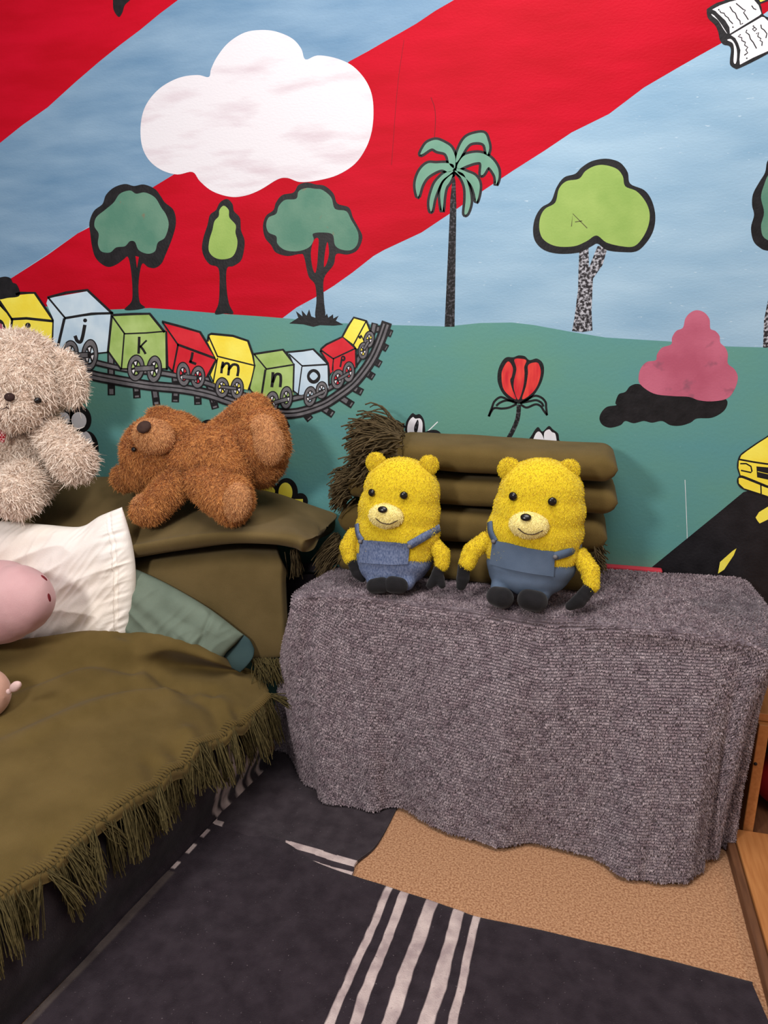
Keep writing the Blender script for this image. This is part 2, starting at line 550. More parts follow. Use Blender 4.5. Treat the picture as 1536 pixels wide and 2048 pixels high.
# tulip
TU = (960, 690, 9.6)
p = Paint()
p.line('bark_dark', [(745, 1170), (735, 1330), (700, 1480), (600, 1700), (480, 1900), (420, 2020)], 85, TU)
for pts in ([(700, 1120), (560, 1060), (400, 1000), (280, 1080), (230, 1200), (170, 1360)], [(690, 1140), (560, 1200), (420, 1220), (280, 1210), (220, 1270), (175, 1360)],
            [(640, 1080), (500, 1065), (380, 1110), (320, 1160)], [(780, 1120), (900, 1050), (1050, 975), (1180, 1010), (1260, 1100), (1270, 1200), (1285, 1330)],
            [(790, 1150), (900, 1200), (1060, 1140), (1160, 1170), (1230, 1270), (1285, 1340)], [(800, 1110), (950, 1080), (1080, 1060), (1180, 1110), (1215, 1170)]):
    p.line('black', pts, 42, TU)
p.poly('black', [(740, 200), (640, 235), (510, 235), (420, 320), (350, 480), (335, 660), (370, 800), (440, 930), (560, 1040), (740, 1130), (930, 1060), (1080, 900), (1190, 690), (1230, 490), (1200, 340),
                 (1090, 260), (950, 290), (860, 215)], TU)
p.poly('petal', [(540, 315), (630, 440), (610, 600), (580, 680), (620, 850), (690, 1040), (560, 970), (450, 840), (415, 650), (430, 480)], TU)
p.poly('petal', [(660, 280), (800, 265), (890, 300), (850, 420), (855, 560), (830, 800), (740, 1050), (660, 880), (650, 700), (700, 460)], TU)
p.poly('petal', [(930, 380), (1090, 335), (1150, 420), (1165, 560), (1100, 780), (980, 940), (810, 1040), (880, 800), (920, 560)], TU)
p.build('painted_tulip', wall, 'red tulip with black outline on curved stem')
# flowers peeping out
p = Paint()
p.poly('black', [(950, 1900), (1000, 1720), (1110, 1575), (1200, 1660), (1320, 1555), (1400, 1620), (1500, 1700), (1520, 1820), (1560, 1950)], TU)
p.poly('white', [(1010, 1950), (1050, 1740), (1130, 1660), (1210, 1760), (1240, 1950)], TU)
p.poly('white', [(1270, 1950), (1230, 1700), (1320, 1620), (1380, 1670), (1450, 1720), (1460, 1950)], TU)
p.build('painted_flower', wall, 'white petals peeping over the stack right of the tulip')
FL = (780, 810, 12.8)
p = Paint()
p.poly('black', [(20, 470), (90, 385), (200, 390), (310, 470), (400, 560), (200, 620)], FL)
p.poly('black', [(860, 730), (1000, 650), (1160, 635), (1275, 690), (1280, 760), (1000, 800)], FL)
p.poly('black', [(400, 700), (400, 500), (450, 360), (570, 210), (660, 250), (760, 235), (850, 340), (890, 500), (880, 800), (600, 850)], FL)
p.poly('white', [(450, 700), (470, 450), (580, 310), (650, 350), (770, 345), (830, 450), (830, 620), (800, 800), (600, 820)], FL)
p.poly('bark_dark', [(705, 375), (735, 490), (690, 700), (630, 700), (620, 560)], FL)
p.build('painted_flower', wall, 'white flower peeping over the fringe of the blanket stack')
p = Paint()
p.ell('black', (178, 893), 19, 31, rot=-8)
p.ell('white', (173, 884), 12, 22, rot=-12)
p.ell('black', (160, 838), 23, 28, rot=-10)
p.ell('black', (128, 838), 22, 24)
p.ell('cloud', (126, 838), 14, 14)
p.ell('white', (158, 841), 15, 17, rot=-10)
p.build('painted_flower', wall, 'white flower behind the arm of the cream bear')
p = Paint()
p.ell('black', (417, 854), 17, 15)
p.ell('white', (414, 859), 11, 12)
p.build('painted_flower', wall, 'bit of white flower behind the brown bear')
p = Paint()
p.ell('black', (536, 988), 26, 24, rot=30)
p.ell('yellow', (533, 990), 17, 20, rot=40)
p.ell('black', (573, 985), 23, 29)
p.ell('yellow', (571, 985), 14, 20)
p.ell('black', (601, 1003), 15, 17)
p.poly('yellow', [(589, 998), (606, 998), (606, 1015), (588, 1015)], smooth=False)
p.build('painted_flower', wall, 'yellow flower behind the feet of the brown bear')
# dark leg of a figure at the top edge
p = Paint()
p.poly('black', [(450, -120), (452, 0), (455, 40), (475, 68), (490, 50), (500, 20), (530, -10), (620, -120)], A_)
p.build('painted_shape', wall, 'black shape hanging into the top left')
# open book
BK = (1396, 0, 10.97)
p = Paint()
p.poly('black', [(190, 230), (220, 180), (400, 70), (600, 0), (640, -80), (1250, -80), (1380, 120), (1440, 330), (1700, 500), (1750, 1050), (1536, 1180), (1200, 1360), (900, 1500), (820, 1510), (710, 1430),
                 (700, 1300), (720, 1100), (680, 1010), (560, 980), (480, 880), (440, 700), (370, 550), (220, 400)], BK)
p.poly('white', [(310, 210), (480, 120), (700, 40), (860, 0), (1000, -60), (1220, -10), (1330, 120), (1390, 300), (1350, 340), (700, 740), (690, 600), (600, 450), (450, 310), (380, 240)], BK, smooth=False)
p.poly('white', [(720, 770), (1400, 370), (1450, 380), (1600, 520), (1650, 1020), (1536, 1120), (1200, 1270), (920, 1420), (910, 1300), (930, 1100), (880, 950), (820, 840)], BK, smooth=False)
p.poly('white', [(290, 310), (360, 350), (500, 520), (640, 740), (560, 640), (450, 460), (330, 360)], BK)
p.poly('white', [(640, 880), (720, 860), (800, 950), (850, 1100), (850, 1300), (820, 1400), (780, 1350), (790, 1100), (760, 950)], BK)
for q in ([(480, 240), (500, 280), (570, 290), (600, 350), (660, 390), (690, 450), (760, 520)], [(700, 150), (760, 250), (820, 290), (860, 400), (920, 460), (930, 540), (980, 515)],
          [(840, 80), (900, 130), (980, 200), (1040, 230), (1000, 280), (1050, 350), (1100, 430)], [(1180, 130), (1220, 190), (1270, 210)],
          [(930, 760), (880, 800), (960, 830), (960, 890), (1040, 930), (1020, 990), (1090, 1040), (1050, 1100), (1090, 1160), (1020, 1210)],
          [(1070, 660), (1050, 710), (1120, 760), (1150, 860), (1210, 930), (1280, 1060)], [(1280, 740), (1330, 710), (1310, 800), (1380, 850), (1360, 890), (1410, 920), (1400, 1000)],
          [(1380, 550), (1390, 620), (1450, 660), (1510, 740), (1490, 830)], [(1240, 600), (1285, 640), (1240, 685), (1195, 640), (1240, 600)]):
    p.line('black', q, 26, BK, smooth=False)
for c in ((455, 215), (765, 598), (1070, 1280), (1215, 575)):
    p.ell('black', c, 18, 18, BK)
p.line('black', [(1250, -60), (1370, 60), (1520, 0)], 60, BK, smooth=False)
p.poly('yellow', [(1310, -60), (1370, 45), (1500, -10), (1500, -80)], BK, smooth=False)
p.build('painted_book', wall, 'open white book with squiggled lines at the top right')
# road and car
p = Paint()
p.poly('asphalt', [(1240, 1185), (1304, 1134), (1440, 1023), (1487, 984), (1510, 978), (1700, 1000), (1800, 1300), (1800, 1700), (1240, 1700)], smooth=False)
CA = (1440, 860, 7.31)
p.poly('yellow', [(0, 1930), (180, 1770), (240, 1730), (200, 1830), (60, 2040), (-30, 2100)], CA, smooth=False)
p.poly('yellow', [(520, 1280), (570, 1200), (702, 1120), (800, 1090), (800, 1260), (580, 1365), (550, 1330)], CA, smooth=False)
p.build('painted_road', wall, 'black road with yellow dashes')
p = Paint(0.0014)
cb = [(900, -60), (702, 100), (560, 190), (400, 300), (310, 370), (275, 450), (268, 550), (300, 660), (270, 715), (275, 780), (350, 850), (600, 930), (702, 965), (1100, 1060), (1100, -60)]
p.line('black', cb, 40, CA, closed=True)
p.poly('yellow', cb, CA, smooth=False)
p.line('black', [(290, 430), (500, 468), (702, 497), (900, 520)], 26, CA)
p.line('black', [(290, 680), (350, 690), (600, 790), (702, 830), (900, 880)], 38, CA)
p.line('black', [(300, 490), (380, 490), (450, 530), (465, 600), (450, 620), (310, 590)], 22, CA, smooth=False)
p.line('black', [(595, 800), (600, 930)], 20, CA)
p.poly('black', [(530, 530), (702, 545), (900, 560), (900, 740), (702, 725), (540, 690)], CA, smooth=False)
p.line('yellow', [(550, 605), (702, 640), (850, 660)], 8, CA)
p.build('painted_car', wall, 'yellow car nose with black grille at the right edge')

# ---- the alphabet train
t1, t2, t3, t4 = (0, 540, 6), (200, 600, 6), (400, 640, 6), (560, 620, 6.4)
p = Paint(0.0006)
for a, b in (((222, 700), (223, 786)), ((272, 762), (274, 792)), ((308, 768), (313, 806)), ((352, 775), (351, 800)), ((395, 780), (396, 805)), ((422, 785), (430, 813)), ((563, 832), (572, 852)),
             ((605, 820), (618, 836)), ((640, 812), (663, 827)), ((680, 794), (702, 808)), ((700, 772), (721, 783)), ((728, 742), (744, 752)), ((742, 718), (758, 727)), ((757, 687), (771, 695)),
             ((765, 660), (780, 666)), ((746, 657), (765, 659)), ((140, 745), (141, 770)), ((350, 745), (352, 770)), ((412, 755), (432, 800)), ((455, 775), (468, 810))):
    p.line('black', [a, b], 15, smooth=False)
    p.line('iron', [a, b], 8, smooth=False)
    d = (np.array(b) - np.array(a)) * .25
    p.line('black', [tuple(np.array(b) - d * .9), tuple(np.array(b) - d * .5)], 9, smooth=False)
br = [(120, 705), (160, 715), (200, 727), (260, 740), (330, 747), (400, 762), (470, 785), (540, 802), (604, 793), (660, 775), (700, 740), (725, 705), (744, 668), (749, 650)]
p.line('black', br, 13)
p.line('iron', br, 6)
fr = [(100, 738), (170, 747), (200, 754), (267, 766), (307, 772), (367, 778), (417, 788), (456, 801), (500, 815), (553, 825), (580, 827), (607, 823), (647, 809), (679, 789), (707, 767), (729, 741),
      (747, 713), (761, 681), (772, 650)]
p.line('black', fr, 21)
f = np.array(fr, float)
nn = np.gradient(f, axis=0)
nn = np.stack([-nn[:, 1], nn[:, 0]], 1) / np.linalg.norm(nn, axis=1)[:, None]
p.line('iron', f + nn * 3.6, 6.5, taper=(1, .7))
p.line('iron', f - nn * 4.2, 5, taper=(1, .7))
p.build('painted_railway', wall, 'grey curved railway track with sleepers')

wcount = [0]


def wheel(p, c, rx, ry, T, fill, rot=0):
    p.ell('black', c, rx + 15, ry + 15, T, rot)
    p.ell('iron', c, rx, ry, T, rot)
    p.ell('black', c, rx * .66, ry * .66, T, rot)
    for k in (0, 2, 4, 1, 3, 5):
        th = k * math.pi / 3 + .3
        pts = []
        for r, d in ((.24, -.2), (.55, -.33), (.55, .33), (.24, .2)):
            x, y = rx * r * math.cos(th + d), ry * r * math.sin(th + d)
            q = math.radians(rot)
            pts.append((c[0] + x * math.cos(q) - y * math.sin(q), c[1] + x * math.sin(q) + y * math.cos(q)))
        p.poly(fill if k % 2 else 'white', pts, T, smooth=False)


def wagon(label, colr, T, faces, lines, letter, wheels, rod):
    p = Paint(0.0010 + 0.0004 * wcount[0])
    wcount[0] += 1
    for fpts in faces:
        p.poly(colr, fpts, T, smooth=False)
    for pts, w in lines:
        p.line('black', pts, w, T, smooth=False)
    for it in letter:
        if it[0] == 'dot':
            p.ell('black', it[1], it[2], it[2], T)
        else:
            p.line('black', it[1], it[2], T)
    for c, rx, ry, rot in wheels:
        wheel(p, c, rx, ry, T, colr, rot)
    if rod:
        p.line('black', rod[0], rod[1] + 16, T, smooth=False)
        p.line('iron', rod[0], rod[1] - 8, T, smooth=False)
    return p


wg = wagon('i', 'yellow', t1, [[(-90, 250), (0, 380), (140, 600), (110, 830), (60, 1100), (-90, 1100)], [(-60, 370), (220, 300), (430, 280), (645, 605), (150, 590)],
           [(150, 590), (645, 610), (625, 1150), (50, 1150), (115, 840)]],
           [([(200, 290), (250, 275), (420, 275), (650, 612)], 30), ([(140, 590), (320, 580), (650, 615)], 32), ([(-20, 350), (0, 375), (145, 590)], 26), ([(150, 600), (115, 830), (50, 1120)], 26),
            ([(645, 620), (625, 1100)], 28)], [('dot', (338, 665), 33), ('l', [(330, 765), (326, 890)], 50)], [], None)
wg.poly('black', [(-120, 120), (0, 90), (70, 80), (130, 100), (155, 150), (200, 170), (235, 240), (240, 300), (200, 325), (100, 335), (0, 355), (-120, 360)], t1)
wg.poly('black', [(-60, 590), (20, 600), (60, 660), (85, 780), (-60, 800)], t1)
wg.poly('pink_paint', [(-60, 650), (10, 640), (45, 690), (65, 780), (-60, 790)], t1)
wg.build('painted_wagon', wall, 'yellow wagon with letter i behind the cream bear')
wagon('j', 'wagon_blue', t1, [[(580, 340), (790, 580), (680, 1010), (640, 980), (650, 600), (560, 400)], [(595, 335), (1050, 255), (1335, 510), (790, 578)],
      [(785, 580), (1345, 520), (1295, 995), (690, 1010)]],
      [([(580, 330), (800, 270), (1050, 240), (1350, 520)], 30), ([(585, 335), (785, 575)], 22), ([(785, 578), (1100, 525), (1350, 518)], 30), ([(775, 590), (680, 1000)], 34), ([(1345, 540), (1300, 990)], 30),
       ([(1150, 1002), (1310, 985)], 18), ([(640, 980), (700, 1020), (780, 1015)], 18)],
      [('dot', (1025, 605), 24), ('l', [(1020, 670), (995, 800), (970, 862), (930, 850), (908, 800)], 42)], [((850, 990), 85, 135, 0), ((1080, 1020), 88, 178, 4)],
      ([(850, 1030), (1040, 1020)], 60)).build('painted_wagon', wall, 'pale blue wagon with letter j')
wagon('k', 'wagon_green', t2, [[(150, 200), (300, 410), (262, 825), (110, 612)], [(150, 195), (600, 175), (780, 378), (300, 408)], [(298, 405), (795, 380), (800, 825), (262, 825)]],
      [([(140, 182), (400, 168), (600, 165), (775, 380)], 30), ([(155, 200), (300, 405)], 20), ([(300, 405), (560, 395), (785, 375)], 18), ([(295, 410), (262, 820)], 18), ([(800, 380), (805, 830)], 26),
       ([(145, 200), (100, 620)], 28), ([(105, 620), (255, 830)], 22), ([(255, 825), (810, 825)], 18)],
      [('l', [(475, 450), (472, 550), (468, 635)], 32), ('l', [(560, 488), (525, 522), (490, 560)], 22), ('l', [(490, 555), (525, 600), (548, 640)], 28)],
      [((435, 815), 92, 148, 4), ((655, 830), 80, 152, 4)], ([(440, 825), (640, 815)], 56)).build('painted_wagon', wall, 'lime green wagon with letter k')
wagon('L', 'wagon_red', t2, [[(755, 270), (940, 540), (885, 870), (815, 785), (800, 380)], [(760, 270), (1210, 390), (1400, 700), (940, 535)], [(938, 538), (1400, 705), (1285, 925), (1050, 910), (880, 865)]],
      [([(755, 260), (980, 320), (1205, 385), (1400, 700)], 28), ([(760, 275), (940, 535)], 20), ([(940, 535), (1400, 705)], 30), ([(940, 545), (880, 850)], 22), ([(800, 380), (815, 790), (885, 870)], 24),
       ([(1400, 710), (1285, 925)], 22)], [('l', [(1115, 635), (1105, 690), (1090, 738)], 32), ('l', [(1085, 740), (1150, 765)], 32)],
      [((1005, 890), 72, 136, -4), ((1180, 925), 76, 126, 4)], ([(1010, 918), (1150, 935)], 46)).build('painted_wagon', wall, 'red wagon with letter L')
wagon('m', 'yellow', t3, [[(105, 200), (220, 440), (165, 755), (125, 655), (205, 480), (95, 260)], [(110, 180), (400, 185), (580, 255), (662, 545), (220, 435)], [(218, 435), (662, 545), (590, 838), (160, 755)]],
      [([(98, 250), (110, 180), (140, 165), (400, 190), (580, 250), (640, 420), (665, 540)], 28), ([(115, 210), (215, 435)], 18), ([(215, 435), (660, 545)], 18), ([(215, 460), (165, 740)], 16),
       ([(660, 550), (640, 680), (585, 835)], 20), ([(205, 480), (128, 655)], 12), ([(125, 655), (175, 760)], 12)],
      [('l', [(262, 630), (268, 570), (280, 508)], 30), ('l', [(272, 570), (310, 522), (350, 530), (352, 590), (345, 655)], 30), ('l', [(352, 590), (400, 535), (455, 545), (465, 600), (455, 665)], 32)],
      [((270, 810), 74, 112, 0), ((450, 820), 68, 118, 4)], ([(265, 800), (430, 820)], 34)).build('painted_wagon', wall, 'yellow wagon with letter m')
wagon('n', 'wagon_green', t3, [[(650, 415), (800, 590), (740, 950), (605, 825), (670, 550)], [(650, 412), (1010, 360), (1135, 535), (800, 585)], [(798, 588), (1135, 540), (1125, 900), (1000, 1000), (735, 1000)]],
      [([(640, 410), (800, 385), (1000, 355), (1140, 530)], 26), ([(660, 415), (800, 585)], 18), ([(800, 588), (1130, 535)], 20), ([(790, 600), (735, 960)], 26), ([(1135, 540), (1125, 860)], 22),
       ([(600, 820), (660, 910), (740, 1000)], 16), ([(665, 540), (600, 820)], 16)],
      [('l', [(880, 635), (876, 720), (868, 795)], 36), ('l', [(880, 740), (915, 655), (965, 655), (975, 710), (968, 795)], 34)], [((870, 985), 70, 122, 6), ((1040, 930), 66, 126, 4)],
      ([(910, 988), (1040, 950)], 44)).build('painted_wagon', wall, 'lime green wagon with letter n')
wg = wagon('o', 'wagon_blue', t4, [[(125, 560), (295, 715), (245, 1080), (175, 1035), (185, 690)], [(110, 550), (430, 505), (620, 695), (295, 715)], [(292, 715), (628, 698), (625, 1000), (280, 1085), (240, 1080)]],
           [([(90, 540), (300, 520), (430, 500), (620, 690)], 26), ([(125, 565), (290, 715)], 18), ([(290, 715), (620, 695)], 22), ([(285, 730), (240, 1075)], 16), ([(625, 700), (630, 960)], 24),
            ([(185, 690), (175, 1030)], 22), ([(175, 1030), (240, 1080)], 18)], [], [((390, 1105), 70, 120, 8), ((540, 1025), 66, 102, 4)], ([(385, 1125), (555, 1048)], 36))
wg.ell('black', (437, 848), 86, 94, t4)
wg.poly('wagon_blue', [(435, 792), (490, 845), (435, 897), (385, 845)], t4)
wg.build('painted_wagon', wall, 'pale blue wagon with letter o')
wg = wagon('P', 'wagon_red', t4, [[(535, 515), (695, 625), (680, 780), (650, 815), (615, 690)], [(540, 505), (600, 445), (805, 345), (970, 485), (695, 622)], [(692, 622), (975, 492), (975, 730), (690, 800)]],
           [([(525, 525), (535, 495), (600, 440), (810, 340), (975, 490)], 26), ([(540, 520), (690, 625)], 20), ([(690, 622), (970, 490)], 20), ([(690, 630), (675, 770)], 16), ([(975, 500), (980, 730)], 24),
            ([(525, 530), (620, 680), (640, 820)], 24)], [('l', [(800, 605), (790, 660), (778, 722)], 24)], [((745, 885), 74, 116, 8), ((885, 790), 66, 122, 4)], ([(760, 882), (880, 812)], 34))
wg.ell('black', (815, 618), 30, 36, t4)
wg.ell('wagon_red', (812, 616), 8, 12, t4)
wg.build('painted_wagon', wall, 'red wagon with letter P')
wagon('q', 'yellow', t4, [[(945, 100), (1112, 148), (955, 445), (815, 340)], [(1110, 150), (1168, 290), (1130, 430), (990, 495), (950, 440)]],
      [([(810, 330), (880, 200), (950, 95), (1110, 140), (1170, 290)], 26), ([(1105, 150), (950, 440)], 18)], [('dot', (1030, 348), 20), ('l', [(1040, 320), (1060, 350), (1075, 385)], 14)],
      [((1145, 375), 58, 100, 10), ((1070, 520), 56, 100, 6)], ([(1085, 495), (1135, 410)], 30)).build('painted_wagon', wall, 'small yellow last wagon at the end of the track')

# ---- floor and trim
M['carpet'] = mat('brown carpet', (158, 108, 74), (210, 160, 120), rough=.95, scale=230, detail=3, lo=.36, hi=.64, bump=1.0, bscale=420, speck=(214, 172, 132), spscale=330, spth=.64, spec=.1)
M['carpet'].node_tree.nodes['Principled BSDF'].inputs['Sheen Weight'].default_value = .15
fl = mesh('floor', [(-2.7, -0.8, 0), (1.5, -0.8, 0), (1.5, WALL, 0), (-2.7, WALL, 0)], [(0, 1, 2, 3)], M['carpet'], None, smooth=False)
tag(fl, 'brown short pile carpet floor', None, None, 'structure')


def boxes(name, specs, m, parent=None, bev=0.004):
    V, Fc = [], []
    for s in specs:
        bm = bmesh.new()
        bmesh.ops.create_cube(bm, size=1)
        x0, x1, y0, y1, z0, z1 = s
        for v in bm.verts:
            v.co = Vector((x0 + (v.co.x + .5) * (x1 - x0), y0 + (v.co.y + .5) * (y1 - y0), z0 + (v.co.z + .5) * (z1 - z0)))
        if bev:
            bmesh.ops.bevel(bm, geom=bm.edges[:], offset=bev, segments=2, affect='EDGES', profile=.5)
        bm.verts.index_update()
        o = len(V)
        V += [tuple(v.co) for v in bm.verts]
        Fc += [tuple(o + v.index for v in f.verts) for f in bm.faces]
        bm.free()
    return mesh(name, V, Fc, m, parent, smooth=False)


tr1 = boxes('trim_1', [(-.5, .25, WALL - .022, WALL - .001, .49, .543)], M['gloss_red'], bev=.004)
tag(tr1, 'glossy red rail along the wall behind the grey throw', None, None, 'structure')

# ================================================================== CLOTH MATERIALS
OL = dict(rough=.95, scale=9, detail=8, bump=.5, bscale=700, sheen=.06, spec=.06)
M['olive'] = mat('olive felted wool', (94, 77, 42), (108, 89, 51), speck=(150, 134, 96), spscale=260, spth=.75, **OL)
M['olive_dark'] = mat('dark olive wool', (98, 82, 50), (112, 94, 60), **OL)
M['olive_yarn'] = mat('olive yarn', (74, 65, 40), (98, 86, 54), rough=.9, scale=120, bump=.6, bscale=900, spec=.1)
M['dark_yarn'] = mat('brown olive yarn', (70, 58, 40), (98, 83, 58), rough=.9, scale=120, bump=.6, bscale=900, spec=.1)
M['felt'] = mat('charcoal felt', (255, 255, 255), (205, 200, 205), rough=.97, scale=30, detail=9, bump=.9, bscale=420, vcol=True, speck=(116, 104, 108), spscale=240, spth=.70, spec=.08, sheen=.1)
M['throw'] = mat('grey plush', (255, 255, 255), (196, 188, 192), rough=.9, scale=45, detail=8, bump=.5, bscale=500, vcol=True, attr=None, spec=.15, sheen=.2)
def throw_nodes():
    nt = M['throw'].node_tree
    L = nt.links.new
    at = nd(nt, 'ShaderNodeAttribute', attribute_name='row')
    m1 = nd(nt, 'ShaderNodeMath', operation='MULTIPLY')
    m1.inputs[1].default_value = 2 * math.pi
    sn_ = nd(nt, 'ShaderNodeMath', operation='SINE')
    L(at.outputs['Fac'], m1.inputs[0])
    L(m1.outputs[0], sn_.inputs[0])
    mr = nd(nt, 'ShaderNodeMapRange')
    mr.inputs['From Min'].default_value = -.9
    mr.inputs['From Max'].default_value = .8
    mr.inputs['To Min'].default_value = .60
    mr.inputs['To Max'].default_value = 1.25
    L(sn_.outputs[0], mr.inputs['Value'])
    b = nt.nodes['Principled BSDF']
    src = b.inputs['Base Color'].links[0].from_socket
    sc_ = nd(nt, 'ShaderNodeVectorMath', operation='SCALE')
    L(src, sc_.inputs[0])
    aw = nd(nt, 'ShaderNodeAttribute', attribute_name='ribw')
    mxv = nd(nt, 'ShaderNodeMix', data_type='FLOAT')
    mxv.inputs[2].default_value = 1.05
    L(aw.outputs['Fac'], mxv.inputs[0])
    L(mr.outputs[0], mxv.inputs[3])
    L(mxv.outputs[0], sc_.inputs['Scale'])
    L(sc_.outputs[0], b.inputs['Base Color'])
    bp = nd(nt, 'ShaderNodeBump')
    bp.inputs['Strength'].default_value = .8
    bp.inputs['Distance'].default_value = .003
    old = b.inputs['Normal'].links[0].from_socket
    L(old, bp.inputs['Normal'])
    hm = nd(nt, 'ShaderNodeMath', operation='MULTIPLY')
    L(sn_.outputs[0], hm.inputs[0])
    L(aw.outputs['Fac'], hm.inputs[1])
    L(hm.outputs[0], bp.inputs['Height'])
    L(bp.outputs[0], b.inputs['Normal'])


M['pile'] = mat('grey plush pile', (255, 255, 255), (214, 206, 210), rough=.9, scale=45, detail=6, vcol=True, spec=.12, sheen=.15)
throw_nodes()
M['cotton'] = mat('white cotton', (250, 243, 236), (244, 233, 220), rough=.85, scale=6, bump=.25, bscale=300, spec=.2)
M['sage'] = mat('sage green cotton', (104, 116, 102), (116, 128, 113), rough=.85, scale=14, bump=.3, bscale=500, spec=.2)
M['petrol'] = mat('petrol lining', (52, 72, 74), (60, 80, 80), rough=.85, scale=14, spec=.2)


def c3(c):
    return np.array(lin(c)[:3])


# ---- fringe maker: groups of hanging yarns
def yarn(root, d, L, rng, n=8, curl=.12, grav=.35, spread=.25):
    d = np.array(d, float)
    d = d / np.linalg.norm(d) + rng.normal(size=3) * spread
    d /= np.linalg.norm(d)
    P = [np.array(root, float)]
    a = rng.normal(size=3) * curl
    ph = rng.uniform(0, 6.28)
    for i in range(n):
        t = (i + 1) / n
        dd = d + np.array([0, 0, -grav * t * 1.6]) + a * math.sin(3.5 * t + ph) + rng.normal(size=3) * curl * .35
        dd /= np.linalg.norm(dd)
        P.append(P[-1] + dd * L / n)
    return P


def clampz(lines, z):
    for L in lines:
        for q in L:
            if q[2] < z:
                q[2] = z + random.uniform(0, .002)
    return lines


def stitches(path, nrm, n, r, m, name, parent, amp=.006):
    """whip stitch: short slanted bars over a hem"""
    P = crs_even(path, n + 1)
    lines = []
    for i in range(n):
        a, b = P[i], P[i + 1]
        k = nrm[min(i, len(nrm) - 1)] if isinstance(nrm, list) else nrm
        k = np.array(k)
        mid = (a + b) / 2
        lines.append([a - k * amp, mid + np.array([0, 0, r * 1.0]), b + k * amp])
    V, Fc = tubes(lines, r, 5, .9)
    return mesh(name, V, Fc, m, parent)


# ================================================================== FLOOR BLANKETS
FELT, FELT2, PALE = c3((54, 45, 51)), c3((64, 55, 60)), c3((214, 194, 188))


def sheet(name, G, nu, nv, th, m, parent=None, colf=None, dz=None, label=None):
    """cloth lying on something: control grid of world points -> two sided sheet with thickness th"""
    P = rs_grid(G, nu, nv)
    if dz is not None:
        P[..., 2] += dz(P)
    Q = P - np.array([0, 0, th])
    V = np.concatenate([P.reshape(-1, 3), Q.reshape(-1, 3)])
    f = gfaces(nu, nv)
    n = nu * nv
    I = np.arange(n).reshape(nu, nv)
    b = np.concatenate([I[0, :], I[1:, -1], I[-1, -2::-1], I[-2:0:-1, 0]])
    b2 = np.roll(b, -1)
    side = np.stack([b, b2, b2 + n, b + n], 1)
    nz = np.cross(P[1, 0] - P[0, 0], P[0, 1] - P[0, 0])[2]
    if nz < 0:
        f = f[:, ::-1]
    else:
        side = side[:, ::-1]
    Fs = np.concatenate([f, f[:, ::-1] + n, side])
    col = None
    if colf is not None:
        u, v = np.meshgrid(np.linspace(0, 1, nu), np.linspace(0, 1, nv), indexing='ij')
        c = colf(u, v, P)
        col = np.concatenate([c.reshape(-1, 3)] * 2)
    return mesh(name, V, Fs, m, parent, col=col), P


# blanket under the near one
g = [[(580, 1465), (690, 1535), (805, 1592)], [(470, 1590), (620, 1660), (757, 1684)], [(432, 1640), (572, 1680), (714, 1722)], [(425, 1652), (590, 1712), (706, 1744)], [(420, 1672), (590, 1730), (690, 1772)]]
zz = [.006, .007, .012, .010, .004]


def far_col(u, v, P):
    c = np.ones(u.shape + (3,)) * FELT2
    w = u + .012 * wob(P, 40, 2)
    s = ((w > .5) & (w < .61)) | ((w > .73) & (w < .97))
    c[s & (v > .5 + .1 * (u > .6))] = PALE
    s2 = (w > .5) & (w < .64) & (v < .06)
    c[s2] = PALE
    return c


o, _ = sheet('felt_blanket', [[onZ(a, b, z) for a, b in r] for r, z in zip(g, zz)], 120, 140, .005, M['felt'], colf=far_col, dz=lambda P: .0015 * wob(P, 22, 1))
tag(o, 'dark felt blanket with two pale stripes lying under the near one, reaching below the throw', 'blanket')

# near blanket with five pale stripes
far = [(430, 1640), (556, 1686), (632, 1732), (775, 1778), (806, 1788), (862, 1806), (917, 1825), (953, 1837), (1100, 1870), (1300, 1915), (1505, 1965)]
near = [(20, 2075), (290, 2080), (450, 2075), (645, 2075), (697, 2075), (767, 2075), (842, 2075), (900, 2075), (1060, 2075), (1300, 2075), (1550, 2075)]
ZB = .014
rows = []
for t in (0, .25, .5, .75, 1.0, 1.5):
    r = []
    for a, b in zip(far, near):
        A, B = onZ(a[0], a[1], ZB), onZ(b[0], b[1], ZB)
        r.append(A + (B - A) * t)
    rows.append(r)
back = [q + np.array([.004, .012, -.008]) for q in rows[0]]


def near_col(u, v, P):
    c = np.ones(u.shape + (3,)) * FELT
    U_ = crs(np.array(far, float)[:, :1], v.shape[1])[None, :, 0] + 1.5 * wob(P, 28, 3) + .9 * wob(P, 90, 5)
    k = v * 10
    for s, w in ((776, 6.5), (807, 8.5), (862, 12), (917, 10.5), (952, 7.5)):
        d = np.abs(U_ - s) / w
        m = np.clip((1 - d) * 6 + .5, 0, 1)[..., None]
        c = c * (1 - m) + PALE * m
    # turned pale edge along the bed
    t = u * 1.5
    k0 = v * 10
    e = np.clip((.075 + .03 * np.sin(np.clip(t, 0, 1) * 3.0) - k0) * 40, 0, 1) * (t > .36)
    c = c * (1 - e[..., None]) + c3((92, 81, 77)) * e[..., None]
    dash = (k0 < .06) & (np.sin(t * 62 + 1) > .1) & (t < .36)
    c[dash] = PALE
    return c


o, PN = sheet('striped_blanket', [back] + rows, 200, 640, .006, M['felt'], colf=lambda u, v, P: near_col(np.clip((u - 1 / 6) * 6 / 5, 0, 1), v, P),
              dz=lambda P: .002 * wob(P, 14, 4) + .001 * wob(P, 45, 6))
tag(o, 'charcoal felt blanket with five pale stripes on the floor in front', 'blanket')

# ================================================================== BED
# mattress under the olive spread, side face towards the room
bA, bB = np.array([-.862, .62]), np.array([-.70, 1.60])


